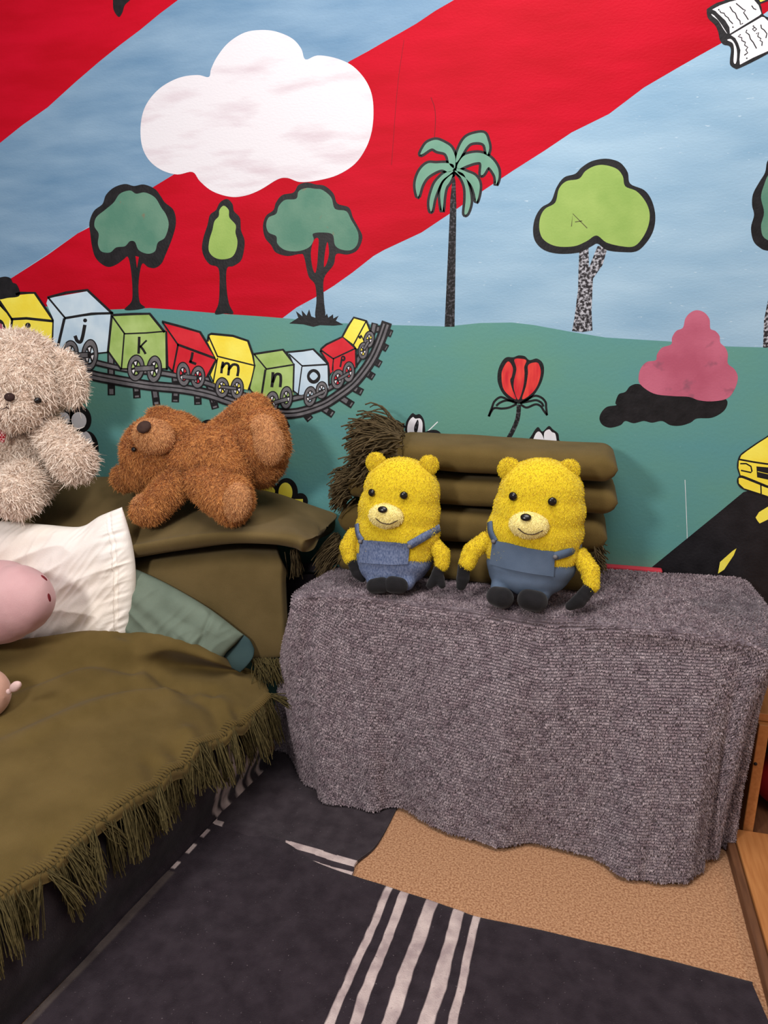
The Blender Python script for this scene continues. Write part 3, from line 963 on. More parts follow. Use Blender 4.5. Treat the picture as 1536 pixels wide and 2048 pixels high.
def bedside(t, h, out=0):
    p = bA + (bB - bA) * t
    n = np.array([.985, -.16])
    q = p + n * (out - .10 * h ** 1.5 * (1 - t) - .01)
    return np.array([q[0], q[1], h])


prof = [(0, .004), (-.01, .03), (.012, .10), (.014, .17), (.004, .225), (-.03, .252)]
G = []
for t in np.linspace(-.1, 1, 8):
    r = [bedside(t, z, o_) for o_, z in prof]
    e = r[-1]
    r += [np.array([e[0] - .25, e[1], .256]), np.array([-1.9, e[1], .256])]
    G.append(r)
P = rs_grid(G, 160, 90)
P[..., 0] += .005 * wob(P, 12, 1)
yy = P[..., 1] + .012 * wob(P, 25, 2)
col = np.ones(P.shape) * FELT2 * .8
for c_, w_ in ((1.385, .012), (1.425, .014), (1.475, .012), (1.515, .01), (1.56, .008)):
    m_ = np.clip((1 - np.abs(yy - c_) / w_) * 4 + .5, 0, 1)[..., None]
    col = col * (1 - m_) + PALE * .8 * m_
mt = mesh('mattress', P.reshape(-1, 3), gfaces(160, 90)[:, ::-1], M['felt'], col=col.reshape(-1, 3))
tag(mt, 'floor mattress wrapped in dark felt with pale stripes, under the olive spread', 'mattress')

# olive spread
hem = [(-90, 1850, .27), (0, 1790, .27), (100, 1722, .27), (200, 1640, .27), (300, 1572, .265), (360, 1526, .26), (420, 1482, .255), (475, 1452, .25), (515, 1420, .245), (540, 1392, .24)]
edge = [(-105, 1800, .285), (-12, 1735, .287), (85, 1668, .287), (185, 1588, .287), (285, 1522, .285), (345, 1478, .282), (405, 1438, .278), (460, 1412, .272), (500, 1390, .262), (534, 1376, .25)]
mid1 = [(-120, 1640, .30), (-20, 1590, .302), (90, 1540, .305), (190, 1490, .305), (280, 1440, .303), (340, 1410, .30), (400, 1385, .295), (450, 1368, .288), (492, 1360, .278), (526, 1362, .262)]
mid2 = [(-120, 1430, .335), (-20, 1410, .337), (90, 1390, .339), (190, 1365, .338), (280, 1340, .338), (340, 1335, .315), (400, 1335, .31), (445, 1338, .30), (485, 1344, .285), (520, 1354, .268)]
fold0 = [(-120, 1330, .370), (-20, 1322, .374), (80, 1310, .378), (170, 1296, .382), (260, 1290, .386), (330, 1296, .382), (390, 1312, .364), (437, 1328, .338), (478, 1338, .295), (514, 1348, .273)]
fold1 = [(-120, 1300, .388), (-20, 1288, .393), (80, 1275, .398), (170, 1263, .402), (260, 1262, .404), (335, 1271, .400), (392, 1289, .384), (440, 1312, .352), (474, 1328, .30), (510, 1342, .275)]
rows = [[onZ(*q) for q in r] for r in (hem, edge, mid1, mid2, fold0, fold1)]
rows.append([q + np.array([-.005, .03, -.025]) for q in rows[-1]])
rows.append([q + np.array([-.005, .012, -.05]) for q in rows[-1]])
below = [q + np.array([.006, -.004, -.022]) for q in rows[0]]
G = np.array([below] + rows)
P = rs_grid(G, 180, 260)


def px_of(P):
    d = P - Cv
    w = d @ Fv
    return 768 + FPX * (d @ Rv) / w, 1024 - FPX * (d @ Uv) / w


def crease(P, pts, width, h, z=.31):
    """height of a soft fold that follows a line across the cloth (line given by the places where it shows)"""
    L = crs(np.array([onZ(a, b, z)[:2] for a, b in pts]), 60)
    q = P[..., :2].reshape(-1, 2)
    d = np.min(np.linalg.norm(q[:, None] - L[None], axis=-1), axis=1).reshape(P.shape[:-1])
    return h * np.exp(-(d / width) ** 2)


P[..., 2] += crease(P, [(0, 1365), (80, 1345), (170, 1322), (260, 1318)], .024, -.028, .36)
P[..., 2] += crease(P, [(250, 1300), (340, 1330), (420, 1335)], .020, -.016, .355)
P[..., 2] += crease(P, [(20, 1340), (120, 1320), (250, 1295)], .03, .008, .38)
P[..., 2] += crease(P, [(0, 1455), (90, 1420), (180, 1385), (300, 1360)], .022, -.014, .33)
P[..., 2] += crease(P, [(60, 1470), (180, 1420), (330, 1372)], .022, .012, .32)
P[..., 2] += crease(P, [(380, 1380), (420, 1390), (440, 1420)], .024, -.012)
P[..., 2] += crease(P, [(400, 1372), (445, 1385), (465, 1415)], .020, .009)
P[..., 2] += crease(P, [(350, 1470), (390, 1500), (405, 1520)], .024, -.014)
P[..., 2] += crease(P, [(375, 1440), (410, 1480), (425, 1500)], .022, .012)
P[..., 2] += crease(P, [(300, 1500), (318, 1540), (325, 1570)], .022, -.012)
P[..., 2] += crease(P, [(90, 1670), (105, 1700), (118, 1715)], .024, -.012)
P[..., 2] += crease(P, [(470, 1390), (490, 1410), (505, 1430)], .018, -.008)
P[..., 2] += .0018 * wob(P, 16, 3)
sp = empty('olive_spread', (float(P[90, 130, 0]), float(P[90, 130, 1]), .26))
tag(sp, 'olive wool spread with whipstitched fringed hem lying over the bed', 'blanket')
n1, n2 = P.shape[:2]
nzt = np.cross(P[1, 0] - P[0, 0], P[0, 1] - P[0, 0])[2]
fs = gfaces(n1, n2)
Vn = gnormals(P)
sgn = 1 if Vn[90, 130, 2] > 0 else -1
Q = P - Vn * sgn * .004
if sgn < 0:
    fs = fs[:, ::-1]
mesh('cloth', np.concatenate([P.reshape(-1, 3), Q.reshape(-1, 3)]), np.concatenate([fs, fs[:, ::-1] + n1 * n2]), M['olive'], sp)
HEM = P[26].copy()  # the hem row after the creases
hp = crs_even(HEM[:, :], 118)
nrm = np.gradient(hp, axis=0)
nrm = np.stack([nrm[:, 1], -nrm[:, 0], np.zeros(len(nrm))], 1)
nrm /= np.linalg.norm(nrm, axis=1)[:, None]
st = []
for i in range(len(hp) - 1):
    a, b = hp[i], hp[i + 1]
    k = nrm[i]
    mid = (a + b) / 2
    st.append([a - k * .013 + np.array([0, 0, .004]), mid + np.array([0, 0, .0035]), b + k * .005 + np.array([0, 0, -.004])])
V, Fc = tubes(st, .0036, 6, .85)
mesh('hem_stitching', V, Fc, M['olive'], sp)
rng = np.random.default_rng(3)
ln = []
hp2 = crs_even(HEM, 1500)
nrm2 = np.gradient(hp2, axis=0)
nrm2 = np.stack([nrm2[:, 1], -nrm2[:, 0], np.zeros(len(nrm2))], 1)
nrm2 /= np.linalg.norm(nrm2, axis=1)[:, None]
grp = {}
for i in range(0, len(hp2)):
    gk = i // 26
    if gk not in grp:
        grp[gk] = (rng.normal(size=3) * [.16, .30, .08], rng.uniform(.75, 1.15), rng.uniform(0, 1) < .1)
    dd, LL, loop = grp[gk]
    if rng.uniform() < .18:
        continue
    d = nrm2[i] * .26 + np.array([0, 0, -.9]) + dd
    L = .104 * LL * rng.uniform(.8, 1.1)
    ln.append(yarn(hp2[i] + nrm2[i] * .004 + rng.normal(size=3) * .002 - np.array([0, 0, .004]), d, L, rng, n=9, curl=.16, grav=.35, spread=.05))
clampz(ln, .02)
V, Fc = tubes(ln, .0013, 4, .8)
mesh('fringe', V, Fc, M['olive_yarn'], sp)
# one loose tassel at the far corner
ln = [yarn(HEM[-1] + rng.normal(size=3) * .003, (1, -.05, -.1), .08, rng, n=8, curl=.15, grav=.25, spread=.12) for _ in range(22)]
V, Fc = tubes(ln, .0014, 4, .7)
mesh('corner_tassel', V, Fc, M['olive_yarn'], sp)


# ================================================================== BACKREST OF FOLDED OLIVE BLANKETS
def prof_loft(name, rings, nu, nv, m, parent=None, wv=0.002, fr=14, seed=1, caps=True):
    """closed profiles swept along; rings[k] = list of points"""
    P = rs_grid(rings, nu, nv, closeV=True)
    N = gnormals(P)
    c = P.mean(axis=1, keepdims=True)
    s = np.sign(((P - c) * N).sum(-1).mean())
    P = P + N * s * (wv * wob(P, fr, seed))[..., None]
    V = P.reshape(-1, 3)
    f = gfaces(nu, nv, closeV=True)
    if s < 0:
        f = f[:, ::-1]
    Fs = [tuple(q) for q in f]
    if caps:
        e0 = list(range(nv))
        e1 = list(range((nu - 1) * nv, nu * nv))
        Fs.append(tuple(e0 if s < 0 else e0[::-1]) if False else tuple(e0))
        Fs.append(tuple(e1[::-1]))
    o = mesh(name, V, Fs, m, parent)
    bm = bmesh.new()
    bm.from_mesh(o.data)
    bmesh.ops.recalc_face_normals(bm, faces=bm.faces[:])
    bm.to_mesh(o.data)
    bm.free()
    return o, P


# upper folded slab, resting against the wall
def slab_ring(u, k=1.0):
    """profile at image column u: rear top, top, lip, underside"""
    vr = np.interp(u, [-200, 100, 210, 440, 560, 640, 668], [965, 955, 950, 965, 988, 1018, 1030])
    vl = np.interp(u, [-200, 270, 360, 450, 540, 600, 640], [1140, 1092, 1075, 1066, 1070, 1078, 1070])
    vb = np.interp(u, [-200, 270, 360, 450, 540, 600, 640], [1165, 1114, 1099, 1089, 1089, 1098, 1090])
    A = onY(u, vr, 1.875)
    L = onY(u, vl, 1.57)
    B = onY(u, vb, 1.585)
    mid = (A + L) / 2 + np.array([0, 0, .006])
    return [A, A * .7 + L * .3 + np.array([0, 0, .006]), mid, A * .25 + L * .75 + np.array([0, 0, .004]), L + np.array([0, .02, .006]), L, (L + B) / 2 - np.array([0, .008, 0]), B,
            B + np.array([0, .04, -.004]), B + (A - L) * .5 + np.array([0, 0, -.012]), A - np.array([0, 0, .055]), A - np.array([0, -.008, .03])]


us = [-330, -150, 0, 130, 250, 350, 450, 540, 590]
rings = [slab_ring(u) for u in us]
# right end: the corner runs obliquely from the lip at the front to the rear corner on the wall
Rr = np.array(slab_ring(600))
C_ = np.array(slab_ring(668))
endr = Rr.copy()
w = np.array([1, .8, .55, .3, .1, 0, 0, 0, .12, .5, 1, 1])
for i in range(12):
    tgt = onY(668, 1030, 1.87) if i in (0, 11) else (onY(664, 1046, 1.86) - np.array([0, 0, .02]) if i == 10 else None)
    if tgt is not None:
        endr[i] = tgt
    else:
        endr[i] = Rr[i] + np.array([.012 + .05 * w[i], 0, -.006 - .03 * w[i]])
rings[-1] = [np.array(a) * .5 + np.array(b) * .5 for a, b in zip(slab_ring(575), slab_ring(600))]
rings.append(endr)
rings.append(endr * .35 + endr.mean(axis=0) * .65 + np.array([.010, 0, 0]))
bb = empty('folded_blanket', (-1.0, 1.72, .60))
tag(bb, 'thick folded olive blanket on top of the bed backrest, under the two bears', 'blanket')
prof_loft('cloth', rings, 120, 96, M['olive_dark'], bb, wv=.003, fr=10, seed=2)
ln = [yarn(onY(588 + rng.uniform(-10, 8), 1102, 1.65) + rng.normal(size=3) * .004, (.1, -.1, -1), .065, rng, n=7, curl=.1, grav=.3, spread=.12) for _ in range(40)]
V, Fc = tubes(ln, .0014, 4, .7)
mesh('fringe', V, Fc, M['dark_yarn'], bb)

# lower block: blanket hanging down the front of the bolster
def block_ring(u):
    vt = np.interp(u, [-200, 270, 450, 600], [1150, 1100, 1076, 1085])
    vb = np.interp(u, [-200, 300, 560], [1400, 1345, 1318])
    T = onY(u, vt, 1.62)
    T[2] -= .004
    x = onY(u, 1200, 1.60)[0]
    Bz = onY(u, vb, 1.605)[2]
    z0 = max(Bz, .26)
    T[2] -= .034
    xb = lambda y: x - (y - 1.60) * .46
    return [(xb(1.88), 1.88, T[2] - .01), (xb(1.74), 1.74, T[2] - .003), (xb(1.645), 1.645, T[2]), (x, 1.61, T[2] - .015), (x, 1.597, T[2] - .05), (x, 1.595, (T[2] + z0) / 2), (x, 1.597, z0 + .03), (x, 1.61, z0 + .006), (xb(1.655), 1.655, z0), (xb(1.88), 1.88, z0)]


rings = [block_ring(u) for u in (-330, -100, 100, 250, 380, 480, 530, 552)]
r_ = np.array(block_ring(564))
c_ = r_.mean(axis=0)
rings.append(r_ * [1, .97, .97] + c_ * [0, .03, .03])
rings.append(np.array(rings[-1]) * [1, .8, .8] + c_ * [0, .2, .2] + np.array([.006, 0, 0]))
bl = empty('draped_blanket', (-1.0, 1.7, .27))
tag(bl, 'olive blanket hanging down the front of the bed backrest behind the pillows', 'blanket')
prof_loft('cloth', rings, 110, 90, M['olive_dark'], bl, wv=.004, fr=9, seed=5)
ln = [yarn(onY(500 + rng.uniform(0, 62), 1318 + rng.uniform(-3, 6), 1.590), (.55, -.2, -.9), rng.uniform(.05, .075), rng, n=7, curl=.25, grav=.3, spread=.22) for _ in range(110)]
V, Fc = tubes(ln, .0014, 4, .7)
mesh('fringe', V, Fc, M['olive_yarn'], bl)

# dark bundle in the gap behind the throw
rings = []
for z, s in ((.004, .8), (.1, 1), (.3, 1), (.46, .95), (.5, .6)):
    rings.append([(-.655 + .055 * math.cos(a) * s, 1.79 + .085 * math.sin(a) * s, z) for a in np.linspace(0, 2 * math.pi, 10, endpoint=False)])
P = rs_grid(rings, 60, 60, closeV=True)
P[..., 0] += .012 * np.sin(P[..., 1] * 90 + P[..., 2] * 12)
V = P.reshape(-1, 3)
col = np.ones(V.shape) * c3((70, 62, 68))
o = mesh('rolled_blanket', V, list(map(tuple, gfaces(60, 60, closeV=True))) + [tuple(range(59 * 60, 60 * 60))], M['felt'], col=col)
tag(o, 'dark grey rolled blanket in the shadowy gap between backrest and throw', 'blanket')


# ================================================================== PILLOWS
def relief(name, G, th, nu, nv, m, parent=None, wr=None, pw=.5, y_off=0):
    """cushion: control grid of (u, v, Y) outline points, swelling both ways from the seam plane by th"""
    R = [[onY(a, b, c) for a, b, c in r] for r in G]
    P = rs_grid(R, nu, nv)
    s, t = np.meshgrid(np.linspace(-1, 1, nu), np.linspace(-1, 1, nv), indexing='ij')
    e = np.clip((1 - s ** 4) * (1 - t ** 4), 0, 1) ** pw
    N = gnormals(P)
    if (N[nu // 2, nv // 2] @ (Cv - P[nu // 2, nv // 2])) < 0:
        N = -N
    d = wr(P, s, t) if wr is not None else 0
    Fp = P + N * (e * (th + d))[..., None]
    Bp = P - N * (e * th * .8)[..., None]
    V = np.concatenate([Fp.reshape(-1, 3), Bp.reshape(-1, 3)])
    f = gfaces(nu, nv)
    bm = bmesh.new()
    o = mesh(name, V, np.concatenate([f, f[:, ::-1] + nu * nv]), m, parent)
    bm.from_mesh(o.data)
    bmesh.ops.remove_doubles(bm, verts=bm.verts[:], dist=1e-5)
    bmesh.ops.recalc_face_normals(bm, faces=bm.faces[:])
    bm.to_mesh(o.data)
    bm.free()
    o.data.polygons.foreach_set('use_smooth', np.ones(len(o.data.polygons), bool))
    return o, Fp


def dirwob(P, ax, f, seed, st=.18):
    """wrinkles running along direction ax"""
    ax = np.array(ax, float)
    ax /= np.linalg.norm(ax)
    Q = P - (P @ ax)[..., None] * ax * (1 - st)
    r = wob(Q, f, seed, 6)
    return 1 - np.abs(r) * 1.4


def wr_pillow(P, s, t):
    a = dirwob(P, (.8, 0, .45), 70, 2) * .0075 + dirwob(P, (.5, 0, .7), 150, 4) * .0035
    g_ = dirwob(P, (.9, 0, .35), 170, 6, .1) * .008 * np.clip(t * 2.2 - 1.1, 0, 1)
    hemline = -.006 * np.exp(-((t - .80) / .03) ** 2)
    return a + g_ + hemline


pg = [[(-160, 1040, 1.595), (0, 1042, 1.595), (90, 1049, 1.595), (165, 1053, 1.590), (205, 1030, 1.585), (244, 1014, 1.580)],
      [(-160, 1100, 1.565), (0, 1100, 1.565), (90, 1105, 1.565), (170, 1100, 1.565), (220, 1085, 1.565), (262, 1082, 1.565)],
      [(-160, 1180, 1.545), (0, 1180, 1.545), (90, 1180, 1.545), (170, 1172, 1.545), (225, 1155, 1.547), (270, 1140, 1.550)],
      [(-160, 1250, 1.525), (0, 1250, 1.525), (90, 1250, 1.525), (170, 1240, 1.525), (225, 1225, 1.530), (268, 1200, 1.535)],
      [(-160, 1320, 1.515), (0, 1320, 1.515), (90, 1315, 1.515), (170, 1300, 1.515), (225, 1290, 1.520), (258, 1280, 1.525)]]
pl = empty('pillow', (-1.05, 1.5, .33))
tag(pl, 'white cotton pillow with ruffled open end leaning on the backrest', 'pillow')
o, Fp = relief('pillowcase', pg, .036, 150, 190, M['cotton'], pl, wr_pillow, .5)
ln = [Fp[8:-8, 166] + np.array([0, -.0008, 0])]
V, Fc = tubes(ln, .0012, 5, 1)
mesh('hem_seam', V, Fc, M['cotton'], pl)
sg = [[(230, 1122, 1.584), (290, 1146, 1.584), (350, 1176, 1.582), (420, 1218, 1.579), (488, 1270, 1.574)],
      [(225, 1180, 1.564), (285, 1200, 1.559), (345, 1225, 1.554), (410, 1255, 1.552), (470, 1288, 1.554)],
      [(220, 1250, 1.554), (280, 1262, 1.544), (340, 1275, 1.539), (395, 1292, 1.539), (452, 1306, 1.542)],
      [(215, 1300, 1.575), (275, 1302, 1.575), (330, 1306, 1.575), (385, 1314, 1.575), (444, 1322, 1.565)]]


def wr_sage(P, s, t):
    return dirwob(P, (.8, 0, -.5), 48, 3) * .009 - .006 * np.exp(-((t - .55) / .03) ** 2) + dirwob(P, (.7, 0, .6), 75, 7) * .005


sgp = empty('sage_cushion', (-.85, 1.51, .31))
tag(sgp, 'sage green cushion with dark open end beside the white pillow', 'cushion')
relief('cover', sg, .024, 90, 120, M['sage'], sgp, wr_sage, .55)
fl_ = [[(486, 1268, 1.576), (500, 1280, 1.579), (509, 1298, 1.581)], [(470, 1290, 1.566), (488, 1300, 1.566), (506, 1315, 1.566)], [(450, 1308, 1.556), (470, 1318, 1.556), (494, 1332, 1.556)],
       [(438, 1325, 1.554), (460, 1335, 1.554), (480, 1345, 1.554)]]
o, _ = relief('open_end', fl_, .004, 40, 40, M['petrol'], sgp)
o['label'] = 'petrol coloured lining in the open end'

# ================================================================== THROW OVER THE LOW TABLE
ZT = .54
cols = [((690, 1134), None), ((640, 1152), None), ((600, 1174), (560, 1500)), ((584, 1190), (590, 1512)), ((606, 1197), (620, 1572)), ((660, 1200), (668, 1604)), ((740, 1205), (745, 1620)),
        ((795, 1209), (792, 1614)), ((870, 1217), (862, 1640)), ((955, 1225), (940, 1668)), ((1030, 1233), (1005, 1690)), ((1085, 1238), (1060, 1678)), ((1160, 1246), (1130, 1696)),
        ((1240, 1254), (1205, 1728)), ((1310, 1262), (1265, 1758)), ((1390, 1272), (1335, 1761)), ((1470, 1284), (1405, 1744)), ((1530, 1296), (1426, 1714)), ((1544, 1290), (1462, 1690)),
        ((1560, 1262), None), ((1542, 1216), None), ((1515, 1180), None), ((1488, 1152), None), ((1440, 1140), None), ((1350, 1142), None), ((1200, 1140), None), ((1000, 1138), None), ((840, 1136), None)]
top = np.array([onZ(a[0], a[1], ZT) for a, b in cols])
cen = top.mean(axis=0)
botl = []
for k, ((a, b), tp) in enumerate(zip(cols, top)):
    if b is not None:
        botl.append(onZ(b[0], b[1], .012))
    elif k < 3:
        botl.append(np.array([tp[0] - .03, tp[1] + .02, .02]))
    elif k in (19, 20, 21):
        botl.append(np.array([tp[0] + (.0 if k > 19 else -.04), tp[1] + .0, (.17, .25, .30)[k - 19]]))
    else:
        botl.append(np.array([tp[0], tp[1] + .006, .36]))
botl = np.array(botl)
botl[19:, 1] = np.minimum(botl[19:, 1], 1.868)
top[:, 1] = np.minimum(top[:, 1], 1.868)
out = top - cen
out[:, 2] = 0
out /= np.linalg.norm(out, axis=1)[:, None]
rows = []
axis_ = np.stack([np.clip(top[:, 0], -.38, .28), np.full(len(top), 1.69), np.full(len(top), ZT)], 1)
rows.append(axis_)
rows.append(axis_ * .55 + top * .45)
rows.append(axis_ * .2 + top * .8 + np.array([0, 0, .004]))
rows.append(top - out * .018 + np.array([0, 0, .004]))
rows.append(top + np.array([0, 0, -.010]))
rows.append(top + out * .006 + np.array([0, 0, -.05]))
for t in (.28, .5, .72, .9, 1.0):
    base = top + (botl - top) * t
    base[:, :2] += out[:, :2] * (.008 + .02 * math.sin(t * 2.6))[..., None] if False else out[:, :2] * ((.008 + .016 * math.sin(t * 2.8)) * np.where((np.arange(len(cols)) > 15) & (np.arange(len(cols)) < 22), .1, 1.0))[:, None]
    rows.append(base)
nu, nv = 330, 900
P = rs_grid(rows, nu, nv, closeV=True)
# arc length down the cloth, and folds
N = gnormals(P)
if N[200, 350, 1] > 0:
    N = -N
hgt = np.clip((ZT - P[..., 2]) / ZT, 0, 1)
vv = np.linspace(0, len(cols), nv, endpoint=False)[None, :]


def foldbump(c, w, h, p=1.2, c2=None):
    cc = c + ((c2 - c) * hgt if c2 is not None else 0)
    return h * np.exp(-((vv - cc) / w) ** 2) * hgt ** p


fd = foldbump(4.35, .28, -.016, .4) + foldbump(4.9, .35, .010, .6) + foldbump(5.6, .3, -.007, 1.5) + foldbump(6.4, .4, .010, 1.5) + foldbump(7.4, .3, -.009, 2) + foldbump(8.6, .5, .009, 2)
fd += foldbump(12.6, .35, -.008, 1.4) + foldbump(13.4, .35, .012, 1.5) + foldbump(15.3, .3, .010, 1.2) + foldbump(16.1, .22, -.022, .9, 16.5) + foldbump(16.7, .25, .008, .9, 17.1) + foldbump(17.5, .2, -.03, 1.2)
fd += foldbump(18.0, .25, .006, 1.2) + foldbump(14.2, .25, -.009, 1.6)
fd += .004 * wob(P, 7, 2) * (hgt > .02) + .0025 * wob(P, 18, 5)
P = P + N * fd[..., None]
bump_top = .008 * np.exp(-((P[..., 0] + .45) / .10) ** 2) - .010 * np.clip((P[..., 1] - 1.72) / .15, 0, 1) * (P[..., 0] < -.2)
P[..., 2] += np.where(hgt < .03, bump_top, 0)
P[..., 2] = np.maximum(P[..., 2], .006)
P[..., 1] = np.minimum(P[..., 1], 1.872)
arc = np.concatenate([np.zeros((1, nv)), np.cumsum(np.linalg.norm(np.diff(P, axis=0), axis=-1), axis=0)])
th = empty('plush_throw', (-.05, 1.68, .0))
tag(th, 'grey ribbed plush throw draped over the low table under the yellow toys', 'throw')
BASE = c3((122, 110, 116))
TIP = c3((188, 171, 174))
rowsp = .0066
rowat = (arc + .0016 * wob(P, 60, 4) + .0008 * wob(P, 160, 8)) / rowsp
col = np.ones(P.shape) * BASE
me_throw = mesh('cloth', P.reshape(-1, 3), gfaces(nu, nv, closeV=True), M['throw'], th, col=col.reshape(-1, 3), attrs={'row': rowat.ravel(), 'ribw': np.clip(.15 + hgt / .05, 0, 1).ravel()})
bm = bmesh.new()
bm.from_mesh(me_throw.data)
bmesh.ops.recalc_face_normals(bm, faces=bm.faces[:])
bm.to_mesh(me_throw.data)
bm.free()


def ribbons(R, D, L, wd, rng, nrm=None, droop=0.0, curl=0.0, side=None):
    """many flat tapering strands: roots R, unit directions D, lengths L, widths wd"""
    n = len(R)
    if side is None:
        side = np.cross(D, rng.normal(size=(n, 3)))
        side /= np.linalg.norm(side, axis=1)[:, None] + 1e-9
    c = rng.normal(size=(n, 3)) * curl
    lv = []
    for t, k in ((-.08, 1.0), (.45, .9), (1.0, .22)):
        p_ = R + D * (L * t)[:, None] + c * (L * t * t)[:, None]
        p_[:, 2] -= droop * L * t * t
        lv.append(p_ - side * (wd * k * .5)[:, None])
        lv.append(p_ + side * (wd * k * .5)[:, None])
    V = np.stack(lv, 1).reshape(-1, 3)
    b = (np.arange(n) * 6)[:, None]
    Fc = np.concatenate([b + np.array([[0, 1, 3, 2]]), b + np.array([[2, 3, 5, 4]])])
    return V, Fc


# pile of the throw: short tufts in rows
rng = np.random.default_rng(11)
nt_ = 210000
# keep density even: rejection by local area
A_loc = np.linalg.norm(np.cross(np.gradient(P, axis=0), np.gradient(P, axis=1)), axis=-1)
pc = A_loc[:-1].ravel() / A_loc[:-1].sum()
cell = rng.choice(len(pc), nt_, p=pc)
iu = np.minimum(cell // nv + rng.uniform(0, 1, nt_), nu - 1.01)
iv = np.minimum(cell % nv + rng.uniform(0, 1, nt_), nv - .01)
keep = iu > 2
keep &= ~((iv > 19.3 / len(cols) * nv) & (iu > 120))
iu, iv = iu[keep], iv[keep]


def samp(Gd, iu, iv):
    a, b = iu.astype(int), iv.astype(int)
    fu, fv = (iu - a), (iv - b)
    a2, b2 = np.minimum(a + 1, Gd.shape[0] - 1), (b + 1) % Gd.shape[1]
    w = lambda x: x[:, None] if Gd.ndim == 3 else x
    return Gd[a, b] * w((1 - fu) * (1 - fv)) + Gd[a2, b] * w(fu * (1 - fv)) + Gd[a, b2] * w((1 - fu) * fv) + Gd[a2, b2] * w(fu * fv)


ar = samp(arc, iu, iv)
Pm = samp(P, iu, iv)
wv_ = .0016 * wob(Pm, 60, 4) + .0008 * wob(Pm, 160, 8)
ph = ((ar + wv_) / rowsp) % 1.0
# slide every root to the middle of its row
shift = (.25 - ph) * rowsp * .9
du = np.gradient(P, axis=0)
dul = np.linalg.norm(samp(du, iu, iv), axis=1)
iu = np.clip(iu + shift / np.maximum(dul, 2e-4), 0, nu - 1.01)
R = samp(P, iu, iv)
NN = gnormals(P)
if NN[200, 350, 1] > 0:
    NN = -NN
Nn = samp(NN, iu, iv)
Nn[(Nn[:, 2] < -.3)] *= -1
dn = samp(du, iu, iv)
dn /= np.linalg.norm(dn, axis=1)[:, None] + 1e-9
dv_ = np.cross(Nn, dn)
ntf = len(R)
topm = ((Nn[:, 2] > .3) & (samp(hgt, iu, iv) < .08))[:, None]
dn = np.where(topm, rng.normal(size=(ntf, 3)) * [.5, .5, .1] + np.array([0, .25, 0]), dn)
D = Nn * .55 + dn * .80 + dv_ * rng.normal(size=(ntf, 1)) * .22 + rng.normal(size=(ntf, 3)) * .10
D /= np.linalg.norm(D, axis=1)[:, None]
V, Fc = ribbons(R, D, rng.uniform(.0030, .0052, ntf), rng.uniform(.0014, .0036, ntf), rng, droop=.1, curl=.15, side=(dv_ + rng.normal(size=(ntf, 3)) * .25))
V[:, 2] = np.maximum(V[:, 2], .003)
V[:, 1] = np.minimum(V[:, 1], WALL - .004)
rc = np.repeat((BASE + (TIP - BASE) * (rng.uniform(0, 1, (ntf, 1)) ** 1.5)), 6, axis=0)
o = mesh('pile', V, Fc, M['pile'], th, col=rc)
o['kind'] = 'stuff'

# low table under the throw
M['wood'] = mat('varnished pine', (176, 112, 62), (196, 132, 78), rough=.45, scale=9, stretch=(14, 1.2, 14), detail=5, lo=.3, hi=.7, spec=.4)
M['wood_dark'] = mat('brown stained and shaded wood', (96, 62, 42), (118, 78, 52), rough=.55, scale=9, stretch=(14, 1.2, 14), spec=.35)  # edge strip's own brown; inside the shelf the tone also paints shade
tb = empty('low_table', (-.06, 1.69, 0))
tag(tb, 'low wooden table hidden beneath the grey throw', 'table')
boxes('tabletop', [(-.38, .28, 1.58, 1.74, .47, .495)], M['wood'], tb)
for x in (-.37, .225):
    for y in (1.605, 1.715):
        boxes('leg', [(x, x + .035, y - .0175, y + .0175, .0, .47)], M['wood'], tb)

# ================================================================== STACK OF FOLDED BLANKETS
def zat(u, v, Y):
    return onY(u, v, Y)[2]


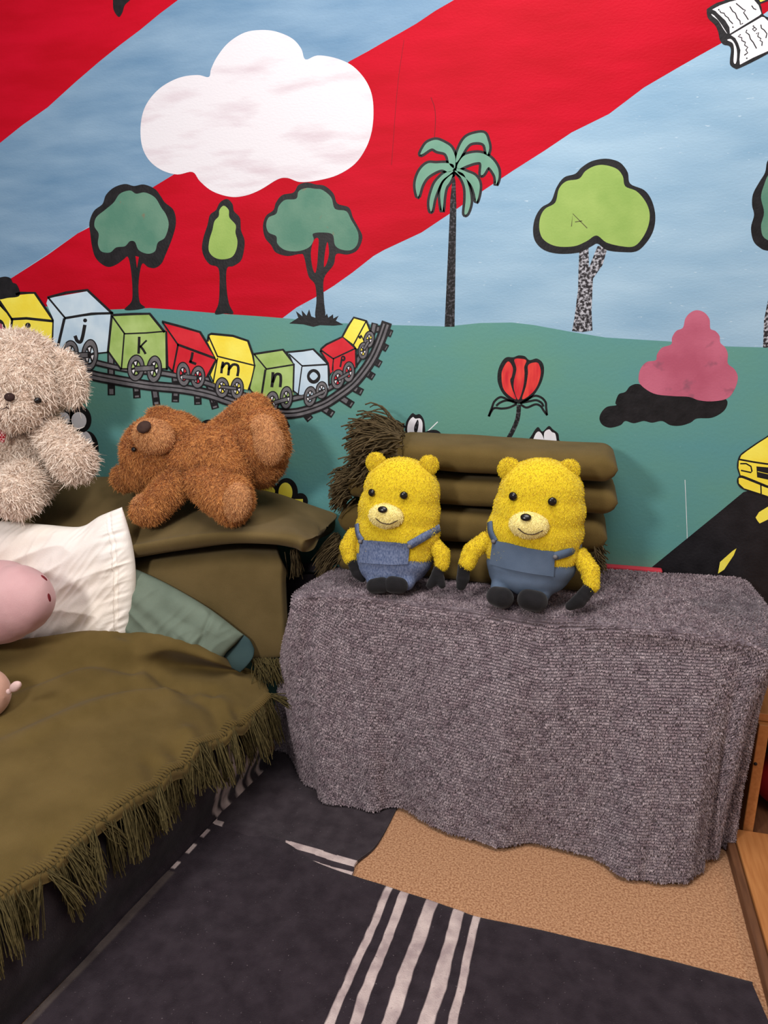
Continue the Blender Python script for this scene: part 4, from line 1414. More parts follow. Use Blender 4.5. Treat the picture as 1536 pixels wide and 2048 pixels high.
def folded(label, ul, ur, vlo, vhi, y0, y1, seed, lean=0.0, ripple=0.0):
    """one folded blanket: flat pad with a rounded fold in front and rounded ends"""
    nx, npf = 90, 48
    xl, xr = onY(ul, (vlo + vhi) / 2, y0 + .02)[0], onY(ur, (vlo + vhi) / 2, y0 + .02)[0]
    x = np.linspace(0, 1, nx)
    th_ = np.linspace(0, 2 * math.pi, npf, endpoint=False)
    cy, cz = np.cos(th_), np.sin(th_)
    cy = np.sign(cy) * np.abs(cy) ** .55
    cz = np.sign(cz) * np.abs(cz) ** .62
    uu = ul + (ur - ul) * x
    zl = np.array([zat(u, v, y0 + .006) for u, v in zip(uu, np.full(nx, vlo))])
    zh = np.array([zat(u, v, y0 + .006) for u, v in zip(uu, np.full(nx, vhi))])
    zl[:] = np.interp(x, [0, 1], [zl[0], zl[-1]]) * 0 + zl.mean()
    zh[:] = zh.mean()
    X = xl + (xr - xl) * x
    e = np.minimum(np.minimum(x, 1 - x) * (xr - xl) / .035, 1)
    e = np.sqrt(1 - (1 - e) ** 2)
    e = np.maximum(e, .02)
    yc, hy = (y0 + y1) / 2, (y1 - y0) / 2
    zc, hz = (zl + zh) / 2, (zh - zl) / 2 - .004
    P = np.zeros((nx, npf, 3))
    P[..., 0] = X[:, None]
    P[..., 1] = yc - hy * cy[None] * (1 - (1 - e[:, None]) * .12)
    P[..., 2] = zc[:, None] + hz[:, None] * e[:, None] * cz[None]
    sag = lean * (x - .5)[:, None] + ripple * np.sin(x * 5 + seed)[:, None]
    P[..., 2] += sag
    N = gnormals(P)
    c = P.mean(axis=1, keepdims=True)
    s = np.sign(((P - c) * N).sum(-1)[10:-10].mean())
    P[4:-4] += (N * s)[4:-4] * (.0026 * wob(P, 11, seed) + .001 * wob(P, 35, seed + 2))[4:-4, :, None]
    V = np.concatenate([P.reshape(-1, 3)])
    f = gfaces(nx, npf, closeV=True)
    F_ = list(map(tuple, f)) + [tuple(range(npf)), tuple(range((nx - 1) * npf, nx * npf))]
    r = empty('folded_blanket', (float((xl + xr) / 2), float(yc), float(zl.min())))
    tag(r, label, 'blanket', 'olive blankets stacked on the low table')
    o = mesh('cloth', V, F_, M['olive'], r)
    bm = bmesh.new()
    bm.from_mesh(o.data)
    bmesh.ops.recalc_face_normals(bm, faces=bm.faces[:])
    bm.to_mesh(o.data)
    bm.free()
    return r, P


YF, YB = 1.665, 1.858
s4, P4 = folded('bottom olive blanket of the stack, lying on the grey throw', 672, 1196, 1176, 1096, YF, YB, 3)
s3, P3 = folded('second olive blanket from the bottom of the stack', 678, 1216, 1097, 1022, YF, YB, 5)
s2, P2 = folded('olive blanket directly under the topmost of the stack', 690, 1237, 1023, 958, YF + .002, YB, 7)
s1, P1 = folded('topmost olive blanket of the stack with long bushy fringe', 770, 1237, 959, 893, YF - .004, YB, 9, lean=-.008)
rng = np.random.default_rng(21)
# long bushy fringe of the topmost one
ln = []
zt, zb_ = P1[8, :, 2].max(), P1[8, :, 2].min()
for i in range(760):
    t = rng.uniform(0, 1)
    y = YF - .006 + (YB - YF) * rng.beta(1.0, 1.5)
    front = rng.uniform() < .42
    x = onY(797, 880, y)[0] + rng.normal() * .006
    if front:
        y = YF - .010 + rng.uniform(0, .012)
        x = onY(795, 900, y)[0] + rng.normal() * .006
        z = zb_ + .012 + (zt - zb_) * rng.uniform(.1, 1.0)
    else:
        z = zt + .004 + rng.uniform(0, .012)
    L = rng.uniform(.10, .135) * (1.0 if not front else rng.uniform(.75, 1.05))
    d = (-1, rng.normal() * .22 - (.1 if front else 0), .16 * rng.normal() + (.12 if not front else -.12))
    ln.append(yarn((x, y, z), d, L, rng, n=9, curl=.28, grav=.42, spread=.14))
V, Fc = tubes(ln, .0022, 4, .75)
mesh('fringe', V, Fc, M['dark_yarn'], s1)
ln = []
for i in range(30):
    z = zb_ + .01 + (zt - zb_) * i / 30
    y = YF - .0075 + .012 * abs(i / 15 - 1) ** 3
    x = onY(798, 900, y)[0]
    ln.append([(x - .006, y, z - .002), (x, y - .003, z + .001), (x + .007, y, z + .003)])
V, Fc = tubes(ln, .0028, 5, .8)
mesh('hem_stitching', V, Fc, M['olive'], s1)
# fringe of the one below
ln = []
for i in range(420):
    y = YF + rng.uniform(-.004, .13)
    x = onY(698 + rng.normal() * 5, 990, y)[0]
    z = P2[8, :, 2].min() + rng.uniform(.0, .062)
    ln.append(yarn((x, y, z), (-1, -.15 + rng.normal() * .3, -.25), rng.uniform(.030, .055), rng, n=6, curl=.3, grav=.5, spread=.25))
V, Fc = tubes(ln, .0018, 4, .75)
mesh('fringe', V, Fc, M['dark_yarn'], s2)
# bottom blanket: fringe falling over the edge of the throw, and a ragged bit at the right end
ln = []
for i in range(260):
    y = YF - .004 + rng.uniform(0, .10)
    v = rng.uniform(1062, 1120)
    q = onY(676 + rng.normal() * 4, 1085, y)
    z = P4[8, :, 2].min() + rng.uniform(.035, .085)
    ln.append(yarn((q[0], y, z), (-.62, -.10 + rng.normal() * .15, -.55), rng.uniform(.06, .085), rng, n=7, curl=.16, grav=.35, spread=.10))
V, Fc = tubes(ln, .0016, 4, .75)
mesh('fringe', V, Fc, M['dark_yarn'], s4)
ln = []
for i in range(120):
    y = YF + rng.uniform(-.005, .05)
    q = onY(1188, 1100, y)
    z = P3[8, :, 2].min() + rng.uniform(-.02, .03)
    ln.append(yarn((q[0], y - .002, z), (.75, -.35, -.4), rng.uniform(.02, .04), rng, n=6, curl=.35, grav=.4, spread=.35))
V, Fc = tubes(ln, .0017, 4, .75)
mesh('fringe', V, Fc, M['dark_yarn'], s3)

# ================================================================== PLUSH TOYS
from mathutils.bvhtree import BVHTree


def ico(c, r, rot=None, sub=3):
    bm = bmesh.new()
    bmesh.ops.create_icosphere(bm, subdivisions=sub, radius=1)
    Mx = Matrix.Translation(Vector(c)) @ (Euler(rot).to_matrix().to_4x4() if rot is not None else Matrix.Identity(4)) @ Matrix.Diagonal(Vector((*r, 1)))
    bm.verts.index_update()
    V = [tuple(Mx @ v.co) for v in bm.verts]
    Fc = [tuple(v.index for v in f.verts) for f in bm.faces]
    bm.free()
    return V, Fc


def blob(ells, vox=.006, smooth=6):
    """one continuous skin around a set of (centre, radii, rotation)"""
    V, Fc = [], []
    for e in ells:
        v, f = ico(e[0], e[1], e[2] if len(e) > 2 else None)
        o = len(V)
        V += v
        Fc += [tuple(o + i for i in q) for q in f]
    me = bpy.data.meshes.new('tmp')
    me.from_pydata(V, [], Fc)
    ob = bpy.data.objects.new('tmp', me)
    COL.objects.link(ob)
    r = ob.modifiers.new('r', 'REMESH')
    r.mode = 'VOXEL'
    r.voxel_size = vox
    s = ob.modifiers.new('s', 'SMOOTH')
    s.iterations = smooth
    s.factor = .5
    dg = bpy.context.evaluated_depsgraph_get()
    dg.update()
    m2 = bpy.data.meshes.new_from_object(ob.evaluated_get(dg))
    n = len(m2.vertices)
    v = np.zeros(n * 3, np.float32)
    m2.vertices.foreach_get('co', v)
    q = [tuple(p.vertices) for p in m2.polygons]
    bpy.data.objects.remove(ob)
    bpy.data.meshes.remove(me)
    bpy.data.meshes.remove(m2)
    q = [f if len(f) == 4 else (f[0], f[1], f[2], f[2]) for f in q]
    return v.reshape(-1, 3).astype(float), np.array([f for f in q if f[2] != f[3]], dtype=np.int64), q


def mpp(P):
    """metres per photo pixel at a place"""
    return float((np.asarray(P) - Cv) @ Fv) / FPX


def S(u, v, Y, rx, rz=None, ry=None, rot=None):
    """ellipsoid seen at (u, v) at depth Y with radii given in photo pixels"""
    P = onY(u, v, Y)
    k = mpp(P)
    rz = rx if rz is None else rz
    ry = (rx + rz) / 2 if ry is None else ry
    return (P, (rx * k, ry * k, rz * k), rot)


def limb(pts, n=6, flat=1.0):
    """chain of balls through (u, v, Y, r)"""
    Q = np.asarray(pts, float)
    t = np.linspace(0, len(Q) - 1, n)
    r = []
    for x in t:
        q = [np.interp(x, range(len(Q)), Q[:, k]) for k in range(4)]
        r.append(S(q[0], q[1], q[2], q[3], q[3], q[3] * flat))
    return r


class Skin:
    def __init__(self, ells, vox=.006, smooth=6):
        self.V, self.F, q = blob(ells, vox, smooth)
        self.bvh = BVHTree.FromPolygons([tuple(v) for v in self.V], [tuple(f) for f in self.F])

    def hit(self, u, v):
        d = ray(u, v)
        d = d / np.linalg.norm(d)
        p, n, i, dist = self.bvh.ray_cast(Vector(Cv), Vector(d))
        return (np.array(p), np.array(n)) if p is not None else (None, None)

    def near(self, P):
        p, n, i, d = self.bvh.find_nearest(Vector(P))
        return np.array(p), np.array(n)


def vnormals(V, F):
    a, b, c, d = V[F[:, 0]], V[F[:, 1]], V[F[:, 2]], V[F[:, 3]]
    n = np.cross(c - a, d - b)
    N = np.zeros_like(V)
    for k in range(4):
        np.add.at(N, F[:, k], n)
    return N / (np.linalg.norm(N, axis=1)[:, None] + 1e-12)


def furry(name, sk, m, parent, n, L, w, rng, stand=.6, comb=(0, 0, -1), curl=.3, jit=.35, clump=0, droop=.2):
    V, F = sk.V, sk.F
    N = vnormals(V, F)
    a, b, c, d = V[F[:, 0]], V[F[:, 1]], V[F[:, 2]], V[F[:, 3]]
    ar = np.linalg.norm(np.cross(c - a, d - b), axis=1)
    fi = rng.choice(len(F), n, p=ar / ar.sum())
    u, v = rng.uniform(size=(n, 1)), rng.uniform(size=(n, 1))
    pick = lambda X: (X[F[fi, 0]] * (1 - u) + X[F[fi, 1]] * u) * (1 - v) + (X[F[fi, 3]] * (1 - u) + X[F[fi, 2]] * u) * v
    R, Nn = pick(V), pick(N)
    Nn /= np.linalg.norm(Nn, axis=1)[:, None] + 1e-9
    cm = np.asarray(comb, float) if np.ndim(comb) == 1 else comb(R, Nn)
    cm = np.broadcast_to(cm, R.shape)
    cm = cm - (cm * Nn).sum(1)[:, None] * Nn
    D = Nn * stand + cm * (1 - stand) + rng.normal(size=(n, 3)) * jit * .5
    if clump:  # neighbouring hairs lean together
        D += np.stack([wob(R, clump, 1), wob(R, clump, 4), wob(R, clump, 6)], 1) * jit
    # never point inwards
    dn = (D * Nn).sum(1)[:, None]
    D = D + Nn * np.maximum(.18 - dn, 0)
    D /= np.linalg.norm(D, axis=1)[:, None]
    Vs, Fs = ribbons(R, D, L * rng.uniform(.65, 1.2, n), w * rng.uniform(.7, 1.3, n), rng, droop=droop, curl=curl)
    rv = np.concatenate([np.full(len(V), .45), np.repeat(rng.uniform(0, 1, n), 6)])
    return mesh(name, np.concatenate([V, Vs]), np.concatenate([F, Fs + len(V)]), m, parent, rnd=rv)


def plain(name, sk, m, parent):
    return mesh(name, sk.V, sk.F, m, parent, rnd=np.full(len(sk.V), .4))


def bead(name, sk, u, v, rx, rz, m, parent, out=.3, depth=.5, rot=None):
    p, n = sk.hit(u, v)
    k = mpp(p)
    r = np.array([rx * k, max(min(rx, rz) * k * depth, .0012), rz * k])
    # lay it flat on the surface
    y = -Vector(n)
    z = Vector((0, 0, 1))
    x = y.cross(z).normalized()
    z = x.cross(y).normalized()
    Mx = Matrix((x, y, z)).transposed()
    if rot:
        Mx = Mx @ Matrix.Rotation(rot, 3, 'Y')
    V, F = ico((0, 0, 0), r, None, 3)
    V = [np.array(Mx @ Vector(q)) + p + n * r[1] * out for q in V]
    return mesh(name, V, F, m, parent, rnd=np.full(len(V), .4))


M['cream'] = mat('cream plush', (230, 206, 188), (238, 216, 198), rough=.9, scale=30, attr=(255, 242, 228), spec=.2, sheen=.2)
M['brown'] = mat('brown plush', (156, 92, 40), (174, 108, 52), rough=.9, scale=24, attr=(222, 156, 92), spec=.2, sheen=.2)
M['tan'] = mat('tan velour', (188, 128, 76), (198, 140, 88), rough=.9, scale=60, attr=(220, 164, 112), spec=.15, sheen=.3)
M['nose_brown'] = mat('dark brown felt', (58, 38, 32), (70, 48, 40), rough=.8, scale=80)
M['bead'] = mat('black glossy bead', (20, 14, 14), rough=.25, spec=.5)
M['embroidery'] = mat('dark brown embroidery', (44, 26, 24), (58, 36, 32), rough=.8, scale=200)
M['yplush'] = mat('yellow velour', (214, 180, 14), (226, 196, 26), rough=.85, scale=34, attr=(236, 212, 50), spec=.15, sheen=.3)
M['ymuzzle'] = mat('pale yellow velour', (240, 222, 130), (246, 230, 150), rough=.85, scale=34, attr=(250, 236, 170), spec=.15, sheen=.3)
M['denim'] = mat('washed denim', (84, 98, 132), (124, 136, 166), rough=.9, scale=330, detail=3, stretch=(1, 1, .5), bump=.6, bscale=700, spec=.15)
M['bluecloth'] = mat('slate blue cotton', (86, 102, 124), (96, 112, 134), rough=.88, scale=18, bump=.3, bscale=700, spec=.15)
M['blackcloth'] = mat('black plush cloth', (17, 16, 18), (26, 24, 27), rough=.85, scale=40, bump=.4, bscale=400, sheen=.15, spec=.2)
M['pig'] = mat('pink jersey', (206, 158, 160), (216, 172, 172), rough=.85, scale=9, bump=.3, bscale=500, sheen=.2, spec=.15)
M['peach'] = mat('peach jersey', (214, 164, 142), (222, 174, 152), rough=.85, scale=9, bump=.3, bscale=500, sheen=.2, spec=.15)
M['pinkear'] = mat('pale pink velour', (222, 186, 180), (232, 200, 192), rough=.85, scale=30, spec=.15)
M['darkred'] = mat('dark red embroidery', (108, 26, 34), (124, 36, 42), rough=.8, scale=150)
M['gingham'] = mat('red gingham', (190, 30, 48), rough=.85, spec=.15)
nt = M['gingham'].node_tree
ck = nt.nodes.new('ShaderNodeTexChecker')
ck.inputs['Scale'].default_value = 180
ck.inputs['Color1'].default_value = lin((176, 20, 40))
ck.inputs['Color2'].default_value = lin((232, 188, 186))
tcx = nt.nodes.new('ShaderNodeTexCoord')
nt.links.new(tcx.outputs['Object'], ck.inputs['Vector'])
nt.links.new(ck.outputs['Color'], nt.nodes['Principled BSDF'].inputs['Base Color'])

rng = np.random.default_rng(5)
# ---- cream bear
cb_ = empty('teddy_bear', tuple(onY(30, 1005, 1.68)))
tag(cb_, 'shaggy cream teddy bear with red gingham ribbon sitting at the left', 'teddy bear')
FURC = dict(L=.0095, w=.0028, rng=rng, stand=.34, comb=(0, -.2, -1), curl=.8, jit=1.1, clump=150, droop=.25)
torso = Skin([S(38, 905, 1.70, 76, 80, 62), S(36, 945, 1.685, 78, 58, 62)], .007, 5)
furry('body', torso, M['cream'], cb_, 28080, **FURC)
head = Skin([S(33, 765, 1.665, 98, 88, 84), S(24, 812, 1.61, 62, 44, 50), S(40, 730, 1.67, 78, 66, 70)], .007, 6)
furry('head', head, M['cream'], cb_, 32400, **FURC)
for sg_, nm in ((1, 'ear'), (-1, 'ear')):
    e = Skin([S(30 + sg_ * 106, 757, 1.685, 36, 54, 20, (0, math.radians(-14 * sg_), 0)), S(30 + sg_ * 88, 742, 1.69, 30, 40, 20)], .006, 4)
    furry('ear', e, M['cream'], cb_, 9072, **FURC)
arm = Skin(limb([(100, 862, 1.665, 30), (128, 900, 1.64, 37), (148, 922, 1.63, 40)], 6), .006, 4)
furry('arm', arm, M['cream'], cb_, 11232, **FURC)
arm = Skin(limb([(-32, 862, 1.665, 30), (-62, 900, 1.64, 37), (-84, 922, 1.63, 40)], 6), .006, 4)
furry('arm', arm, M['cream'], cb_, 9072, **FURC)
leg = Skin(limb([(72, 945, 1.68, 40), (52, 968, 1.61, 46), (30, 985, 1.56, 47)], 6), .006, 4)
furry('leg', leg, M['cream'], cb_, 17280, **FURC)
leg = Skin(limb([(-20, 945, 1.68, 40), (-62, 972, 1.61, 46), (-100, 990, 1.56, 47)], 6), .006, 4)
furry('leg', leg, M['cream'], cb_, 9072, **FURC)
bead('nose', head, 22, 799, 10, 9, M['embroidery'], cb_, out=2.0, depth=.7)
bead('eye', head, 70, 800, 7.5, 6.5, M['bead'], cb_, out=2.6, depth=.8)
bead('eye', head, -4, 780, 7.5, 6.5, M['bead'], cb_, out=2.6, depth=.8)
for a, b in ((22, 806), (14, 818), (8, 815)):
    pass
pts = [head.hit(*q)[0] + np.array([0, -.012, 0]) for q in ((22, 806), (20, 813), (14, 817), (7, 816))]
V, Fc = tubes([pts, [head.hit(20, 813)[0] + np.array([0, -.012, 0]), head.hit(25, 817)[0] + np.array([0, -.012, 0])]], .0014, 5, .8)
mesh('mouth', V, Fc, M['embroidery'], cb_)
bow = []
for c, r, ro in (((2, 846), (14, 16), .3), ((-26, 846), (14, 16), -.3), ((-12, 846), (7, 8), 0), ((5, 866), (8, 22), .15), ((-24, 868), (8, 20), -.15)):
    q = S(c[0], c[1], 1.595, r[0], r[1], 6, (0, ro, 0))
    bow.append(q)
bw = Skin(bow, .0035, 2)
plain('ribbon_bow', bw, M['gingham'], cb_)

# ---- brown bear, lying with its head to the left
rng = np.random.default_rng(6)
bb_ = empty('teddy_bear', tuple(onY(400, 990, 1.68)))
tag(bb_, 'brown teddy bear lying on its back on the folded olive blanket', 'teddy bear')


def comb_right(R, N):
    return np.broadcast_to(np.array([.75, -.1, -.5]), R.shape)


FURB = dict(L=.0082, w=.0015, rng=rng, stand=.45, comb=comb_right, curl=.35, jit=.5, clump=55, droop=.15)
torso = Skin([S(415, 912, 1.70, 72, 62, 62), S(455, 925, 1.70, 66, 66, 60), S(380, 915, 1.70, 55, 58, 55)], .006, 6)
furry('body', torso, M['brown'], bb_, 30000, **FURB)
head = Skin([S(322, 905, 1.715, 78, 74, 72), S(345, 885, 1.72, 70, 62, 66), S(295, 935, 1.71, 50, 50, 52)], .006, 6)
furry('head', head, M['brown'], bb_, 33000, **FURB)
e = Skin([S(327, 836, 1.735, 34, 20, 18, (0, .15, 0))], .005, 3)
furry('ear', e, M['brown'], bb_, 6300, **FURB)
e = Skin([S(247, 957, 1.70, 24, 26, 18, (0, -.6, 0))], .005, 3)
furry('ear', e, M['brown'], bb_, 6300, **FURB)
FURS = dict(L=.005, w=.0014, rng=rng, stand=.5, comb=(0, 0, -1), curl=.2, jit=.5, droop=.1)
muz = Skin([S(308, 873, 1.635, 42, 34, 36, (0, .25, 0)), S(301, 866, 1.622, 31, 27, 29)], .0045, 4)
furry('muzzle', muz, M['tan'], bb_, 7000, **FURS)
bead('nose', muz, 290, 856, 15, 13, M['nose_brown'], bb_, out=.6, depth=.6, rot=-.5)
bead('eye', head, 271, 899, 6, 5, M['bead'], bb_, out=1.2, depth=.8)
arm = Skin(limb([(362, 955, 1.655, 30), (335, 985, 1.63, 33), (302, 1018, 1.605, 30), (288, 1022, 1.60, 26)], 8), .005, 4)
furry('arm', arm, M['brown'], bb_, 16500, **FURB)
pad = Skin([S(288, 1008, 1.598, 24, 20, 16)], .004, 3)
furry('paw_pad', pad, M['tan'], bb_, 2600, **FURS)
arm = Skin(limb([(440, 870, 1.79, 30), (478, 842, 1.79, 32), (508, 822, 1.79, 34)], 6), .005, 4)
furry('arm', arm, M['brown'], bb_, 13500, **FURB)
leg = Skin(limb([(470, 905, 1.74, 50), (510, 892, 1.73, 52), (526, 888, 1.72, 54)], 6) + [S(528, 855, 1.715, 42, 40, 40), S(528, 920, 1.73, 44, 42, 40), S(520, 935, 1.74, 40, 40, 40)], .0055, 5)
furry('leg', leg, M['brown'], bb_, 25500, **FURB)
pad = Skin([S(538, 886, 1.655, 30, 44, 24, (0, -.12, 0)), S(528, 852, 1.66, 26, 22, 20)], .004, 4)
furry('foot_pad', pad, M['tan'], bb_, 6000, **FURS)
leg = Skin(limb([(412, 955, 1.67, 48), (440, 982, 1.635, 48), (462, 1000, 1.605, 44)], 6) + [S(468, 985, 1.60, 36, 34, 34), S(462, 1020, 1.60, 34, 30, 32)], .0055, 5)
furry('leg', leg, M['brown'], bb_, 22500, **FURB)
pad = Skin([S(474, 1004, 1.565, 28, 40, 20, (0, .25, 0))], .004, 3)
furry('foot_pad', pad, M['tan'], bb_, 5000, **FURS)

# ---- two yellow plush toys: plain yellow bears in blue trousers
rng = np.random.default_rng(8)
FURY = dict(L=.0032, w=.0011, rng=rng, stand=.5, comb=(0, 0, -1), curl=.2, jit=.5, droop=.1)


def yellow_toy(label, Y, core, ears, muzzle, nose, eyes, trousers, bib, straps, arms, feet, legs, cloth, mouth):
    r = empty('plush_toy', tuple(onY(core[-1][0], core[-1][1] + core[-1][3], Y)))
    tag(r, label, 'plush toy')
    bd = Skin([S(u, v, Y, rx, rz, ry) for u, v, rx, rz, ry in core], .0055, 6)
    furry('body', bd, M['yplush'], r, 26000, **FURY)
    for u, v, q in ears:
        e = Skin([S(u, v, Y, q, q, q * .5)], .004, 2)
        furry('ear', e, M['yplush'], r, 2600, **FURY)
    p, n = bd.hit(muzzle[0], muzzle[1])
    k = mpp(p)
    mz = Skin([(p, (muzzle[2] * k, muzzle[3] * k * .75, muzzle[3] * k), None)], .0035, 2)
    furry('muzzle', mz, M['ymuzzle'], r, 3000, **FURY)
    bead('nose', mz, nose[0], nose[1], nose[2], nose[3], M['bead'], r, out=.8, depth=.6)
    pts = [mz.hit(*q)[0] + np.array([0, -.003, 0]) for q in mouth]
    V, Fc = tubes([crs(pts, 14)], .0011, 5, .8)
    mesh('mouth', V, Fc, M['embroidery'], r)
    for u, v, q in eyes:
        bead('eye', bd, u, v, q, q, M['bead'], r, out=.9, depth=.6)
    tro = Skin([S(u, v, Y, rx, rz, ry) for u, v, rx, rz, ry in trousers] + sum([limb(l, 4) for l in legs], []), .005, 5)
    plain('trousers', tro, cloth, r)
    # bib: a piece of cloth lying on the belly
    B = []
    for row in bib:
        rr = []
        for u, v in row:
            p, n = bd.hit(u, v)
            t_, n_ = tro.hit(u, v)
            if p is None or (t_ is not None and t_[1] < p[1]):
                p, n = t_, n_
            rr.append(p + n * .0045)
        B.append(rr)
    P = rs_grid(B, 26, 30)
    s_ = gnormals(P)
    if s_[13, 15, 1] > 0:
        s_ = -s_
    Q = P - s_ * .0035
    f = gfaces(26, 30)
    mesh('bib', np.concatenate([P.reshape(-1, 3), Q.reshape(-1, 3)]), np.concatenate([f, f[:, ::-1] + 26 * 30]), cloth, r)
    for st_ in straps:
        A = []
        for u, v in st_:
            p, n = bd.hit(u, v)
            if p is None:
                q = onY(u, v, Y)
                p, n = bd.near(q)
            A.append((p, n))
        c = crs_even([a[0] + a[1] * .0042 for a in A], 24)
        nn_ = np.array([bd.near(q)[1] for q in c])
        T = np.gradient(c, axis=0)
        T /= np.linalg.norm(T, axis=1)[:, None]
        sd = np.cross(T, nn_)
        k = mpp(c[0]) * 9
        G = np.stack([c - sd * k - nn_ * .002, c - sd * k * .9 + nn_ * .001, c + sd * k * .9 + nn_ * .001, c + sd * k - nn_ * .002], 1)
        mesh('strap', G.reshape(-1, 3), gfaces(24, 4, closeV=True), cloth, r)
        p, n = A[0]
        bt = ico(p + n * .008, (.005, .005, .005), None, 2)
        mesh('button', bt[0], bt[1], M['iron'], r)
    for pts_, hand in arms:
        a = Skin(limb(pts_, 7), .004, 4)
        ao = furry('arm', a, M['yplush'], r, 4200, **FURY)
        h = Skin(sum([limb(q, 5) for q in hand], []), .0036, 2)
        mesh('mitten', h.V, h.F, M['blackcloth'], ao, rnd=np.full(len(h.V), .4))
    for f_ in feet:
        h = Skin(limb(f_, 4), .004, 3)
        plain('shoe', h, M['blackcloth'], r)
    return r


yellow_toy('smaller yellow plush toy in denim dungarees sitting on the grey throw', 1.592,
           [(803, 985, 78, 72, 50), (798, 1020, 84, 66, 54), (795, 1060, 86, 66, 56), (790, 1095, 82, 55, 55)],
           [(752, 925, 21), (858, 930, 20)], (772, 1032, 36, 25), (766, 1020, 10, 7), [(746, 985, 8), (808, 990, 8)],
           [(788, 1115, 80, 48, 58), (784, 1130, 74, 40, 58)],
           [[(722, 1078), (750, 1081), (785, 1084), (818, 1087)], [(722, 1090), (750, 1094), (785, 1097), (818, 1100)], [(720, 1124), (750, 1127), (785, 1129), (815, 1128)]],
           [[(726, 1082), (718, 1066), (716, 1048)], [(818, 1090), (846, 1074), (876, 1056)]],
           [([(708, 1072, 1.585, 16), (697, 1094, 1.575, 17), (700, 1116, 1.565, 13)], [[(704, 1124, 1.562, 11), (715, 1145, 1.56, 13), (724, 1156, 1.56, 9)]]),
            ([(868, 1088, 1.585, 14), (884, 1108, 1.57, 16), (884, 1128, 1.56, 14)], [[(878, 1138, 1.558, 12), (870, 1158, 1.555, 12), (860, 1170, 1.55, 8)], [(878, 1148, 1.555, 10), (884, 1170, 1.545, 8)]])],
           [[(748, 1172, 1.53, 16), (765, 1170, 1.525, 17)], [(785, 1169, 1.525, 18), (800, 1171, 1.53, 17)]],
           [[(760, 1145, 1.57, 22), (752, 1160, 1.55, 20)], [(815, 1145, 1.57, 24), (812, 1163, 1.55, 19)]], M['denim'],
           [(752, 1036), (764, 1045), (780, 1047), (796, 1040)])
yellow_toy('larger yellow plush toy in plain slate blue dungarees sitting on the grey throw', 1.585,
           [(1082, 985, 84, 70, 54), (1078, 1020, 92, 70, 58), (1070, 1060, 96, 70, 60), (1064, 1100, 94, 60, 58)],
           [(1018, 938, 23), (1138, 940, 22)], (1058, 1050, 40, 28), (1052, 1036, 11, 8), [(1028, 992, 9), (1104, 1002, 9)],
           [(1062, 1128, 90, 52, 60), (1058, 1145, 82, 46, 60)],
           [[(988, 1078), (1020, 1086), (1062, 1096), (1108, 1102)], [(986, 1095), (1020, 1103), (1062, 1112), (1108, 1120)], [(982, 1128), (1020, 1138), (1060, 1146), (1106, 1152)]],
           [[(992, 1082), (984, 1064), (982, 1044)], [(1108, 1112), (1135, 1104), (1162, 1094)]],
           [([(972, 1080, 1.58, 16), (944, 1102, 1.57, 18), (934, 1126, 1.56, 16)], [[(928, 1134, 1.558, 13), (926, 1156, 1.555, 14), (922, 1172, 1.55, 10)]]),
            ([(1160, 1112, 1.58, 17), (1180, 1140, 1.565, 18), (1184, 1170, 1.55, 15)], [[(1176, 1180, 1.545, 14), (1158, 1202, 1.535, 15), (1140, 1212, 1.53, 10)]])],
           [[(992, 1192, 1.53, 20), (1006, 1196, 1.52, 22)], [(1056, 1199, 1.52, 22), (1074, 1203, 1.52, 22)]],
           [[(1010, 1160, 1.57, 26), (1000, 1178, 1.55, 20)], [(1080, 1165, 1.57, 28), (1080, 1186, 1.55, 22)]], M['bluecloth'],
           [(1036, 1056), (1050, 1066), (1068, 1068), (1086, 1060)])

# ---- pink pig and peach toy, cut by the left edge
pg_ = empty('plush_pig', tuple(onY(-60, 1290, 1.42)))
tag(pg_, 'pink plush pig with two dark red nostrils poking in over the white pillow', 'plush toy')
sn = Skin([S(-185, 1190, 1.36, 138, 125, 110)] + limb([(-110, 1208, 1.36, 92), (0, 1204, 1.36, 84)], 6) + [S(36, 1200, 1.355, 66, 72, 66), S(58, 1198, 1.353, 48, 58, 52)], .006, 8)
sn.V += vnormals(sn.V, sn.F) * (.0016 * dirwob(sn.V, (.9, 0, .3), 45, 3))[:, None]
plain('body', sn, M['pig'], pg_)
for a_, b_ in ((-165, 1080), (-250, 1072)):
    e = Skin([S(a_, b_, 1.35, 30, 40, 14, (0, .35, 0))], .005, 3)
    plain('ear', e, M['pinkear'], pg_)
for a_, b_ in ((-125, 1128), (-235, 1150)):
    bead('eye', sn, a_, b_, 9, 10, M['bead'], pg_, out=.3, depth=.5)
bead('nostril', sn, 88, 1156, 5, 8, M['darkred'], pg_, out=.2, depth=.4, rot=.3)
bead('nostril', sn, 98, 1195, 4.5, 9, M['darkred'], pg_, out=.2, depth=.4)
q = onZ(-35, 1440, .318)
pe = empty('plush_toy', tuple(q))
tag(pe, 'round peach plush toy with small pink ear at the left edge', 'plush toy')
rp = 54 * mpp(q)
cp = q + np.array([0, .01, rp * .97])
cpu = px_of(cp)
bd = Skin([(cp, (rp, rp, rp), None)], .005, 5)
plain('body', bd, M['peach'], pe)
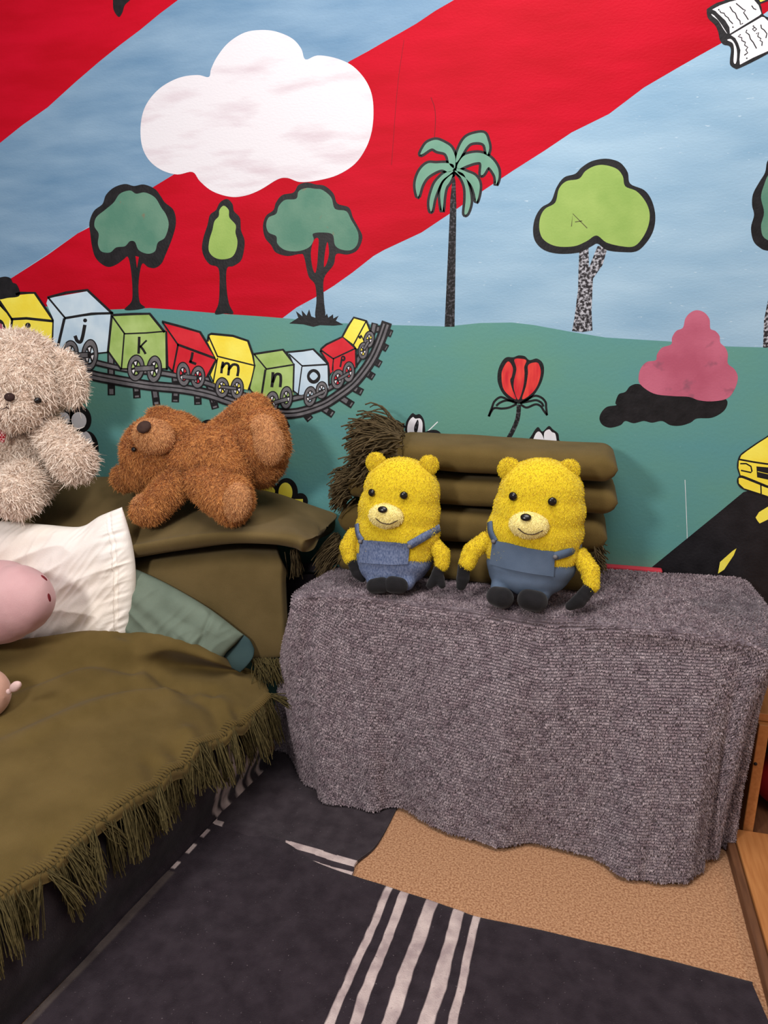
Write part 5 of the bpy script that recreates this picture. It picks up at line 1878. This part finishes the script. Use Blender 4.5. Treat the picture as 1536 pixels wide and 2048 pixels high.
ea = Skin([S(31, 1373, cp[1] - .005, 17, 10, 8, (0, -.7, 0)), S(18, 1383, cp[1] - .004, 7, 6, 6)], .003, 3)
plain('ear', ea, M['pinkear'], pe)
ea = Skin([S(-88, 1362, cp[1] - .005, 17, 10, 8, (0, .7, 0)), S(-76, 1373, cp[1] - .004, 7, 6, 6)], .003, 3)
plain('ear', ea, M['pinkear'], pe)

# ================================================================== WOOD AT THE RIGHT EDGE
st_ = empty('wooden_step', (.8, 1.1, 0))
tag(st_, 'low pine platform along the right edge of the carpet', 'platform')
boxes('plank', [(.424, .50, .3, 1.60, .0, .032)], M['wood'], st_, .003)
boxes('plank', [(.502, 1.3, .3, 1.60, .0, .030)], M['wood'], st_, .003)
e = boxes('edge_strip', [(.405, .423, .3, 1.60, .0, .026)], M['wood_dark'], st_, .003)
e['label'] = 'dark brown edge strip'
sh = empty('wooden_shelf', (.8, 1.75, 0))
tag(sh, 'pine shelf side seen behind the right end of the grey throw', 'shelf')
boxes('side_panel', [(.446, .468, 1.605, 1.87, .0, .30)], M['wood'], sh, .002)
boxes('back_panel', [(.469, 1.2, 1.86, 1.87, .0, .30)], M['wood_dark'], sh, 0)  # dark colour paints the shade of the shelf interior
boxes('bottom_board', [(.469, 1.2, 1.62, 1.859, .001, .014)], M['wood_dark'], sh, .002)  # dark board added so the shelf interior reads as shaded
boxes('top_board', [(.446, 1.2, 1.62, 1.87, .301, .32)], M['wood'], sh, .002)
V, F = ico(onY(1511, 1528, 1.604), (.004, .003, .004), None, 2)
mesh('dowel_hole', V, F, M['black'], sh)
M['bagred'] = mat('dark red cloth', (150, 16, 26), (120, 10, 20), rough=.7, scale=20)
bg = Skin([((.60, 1.735, .088), (.12, .09, .072), None), ((.62, 1.73, .13), (.09, .07, .06), None)], .008, 4)
o = plain('cloth_bag', bg, [M['bagred']], None)
tag(o, 'dark red cloth bag in the shadow inside the pine shelf', 'bag')
bg = Skin([((.62, 1.72, .228), (.13, .09, .040), None)], .008, 3)
o = plain('cloth_bundle', bg, [M['blackcloth']], None)
tag(o, 'black cloth bundle lying on the red bag inside the pine shelf', 'bundle')
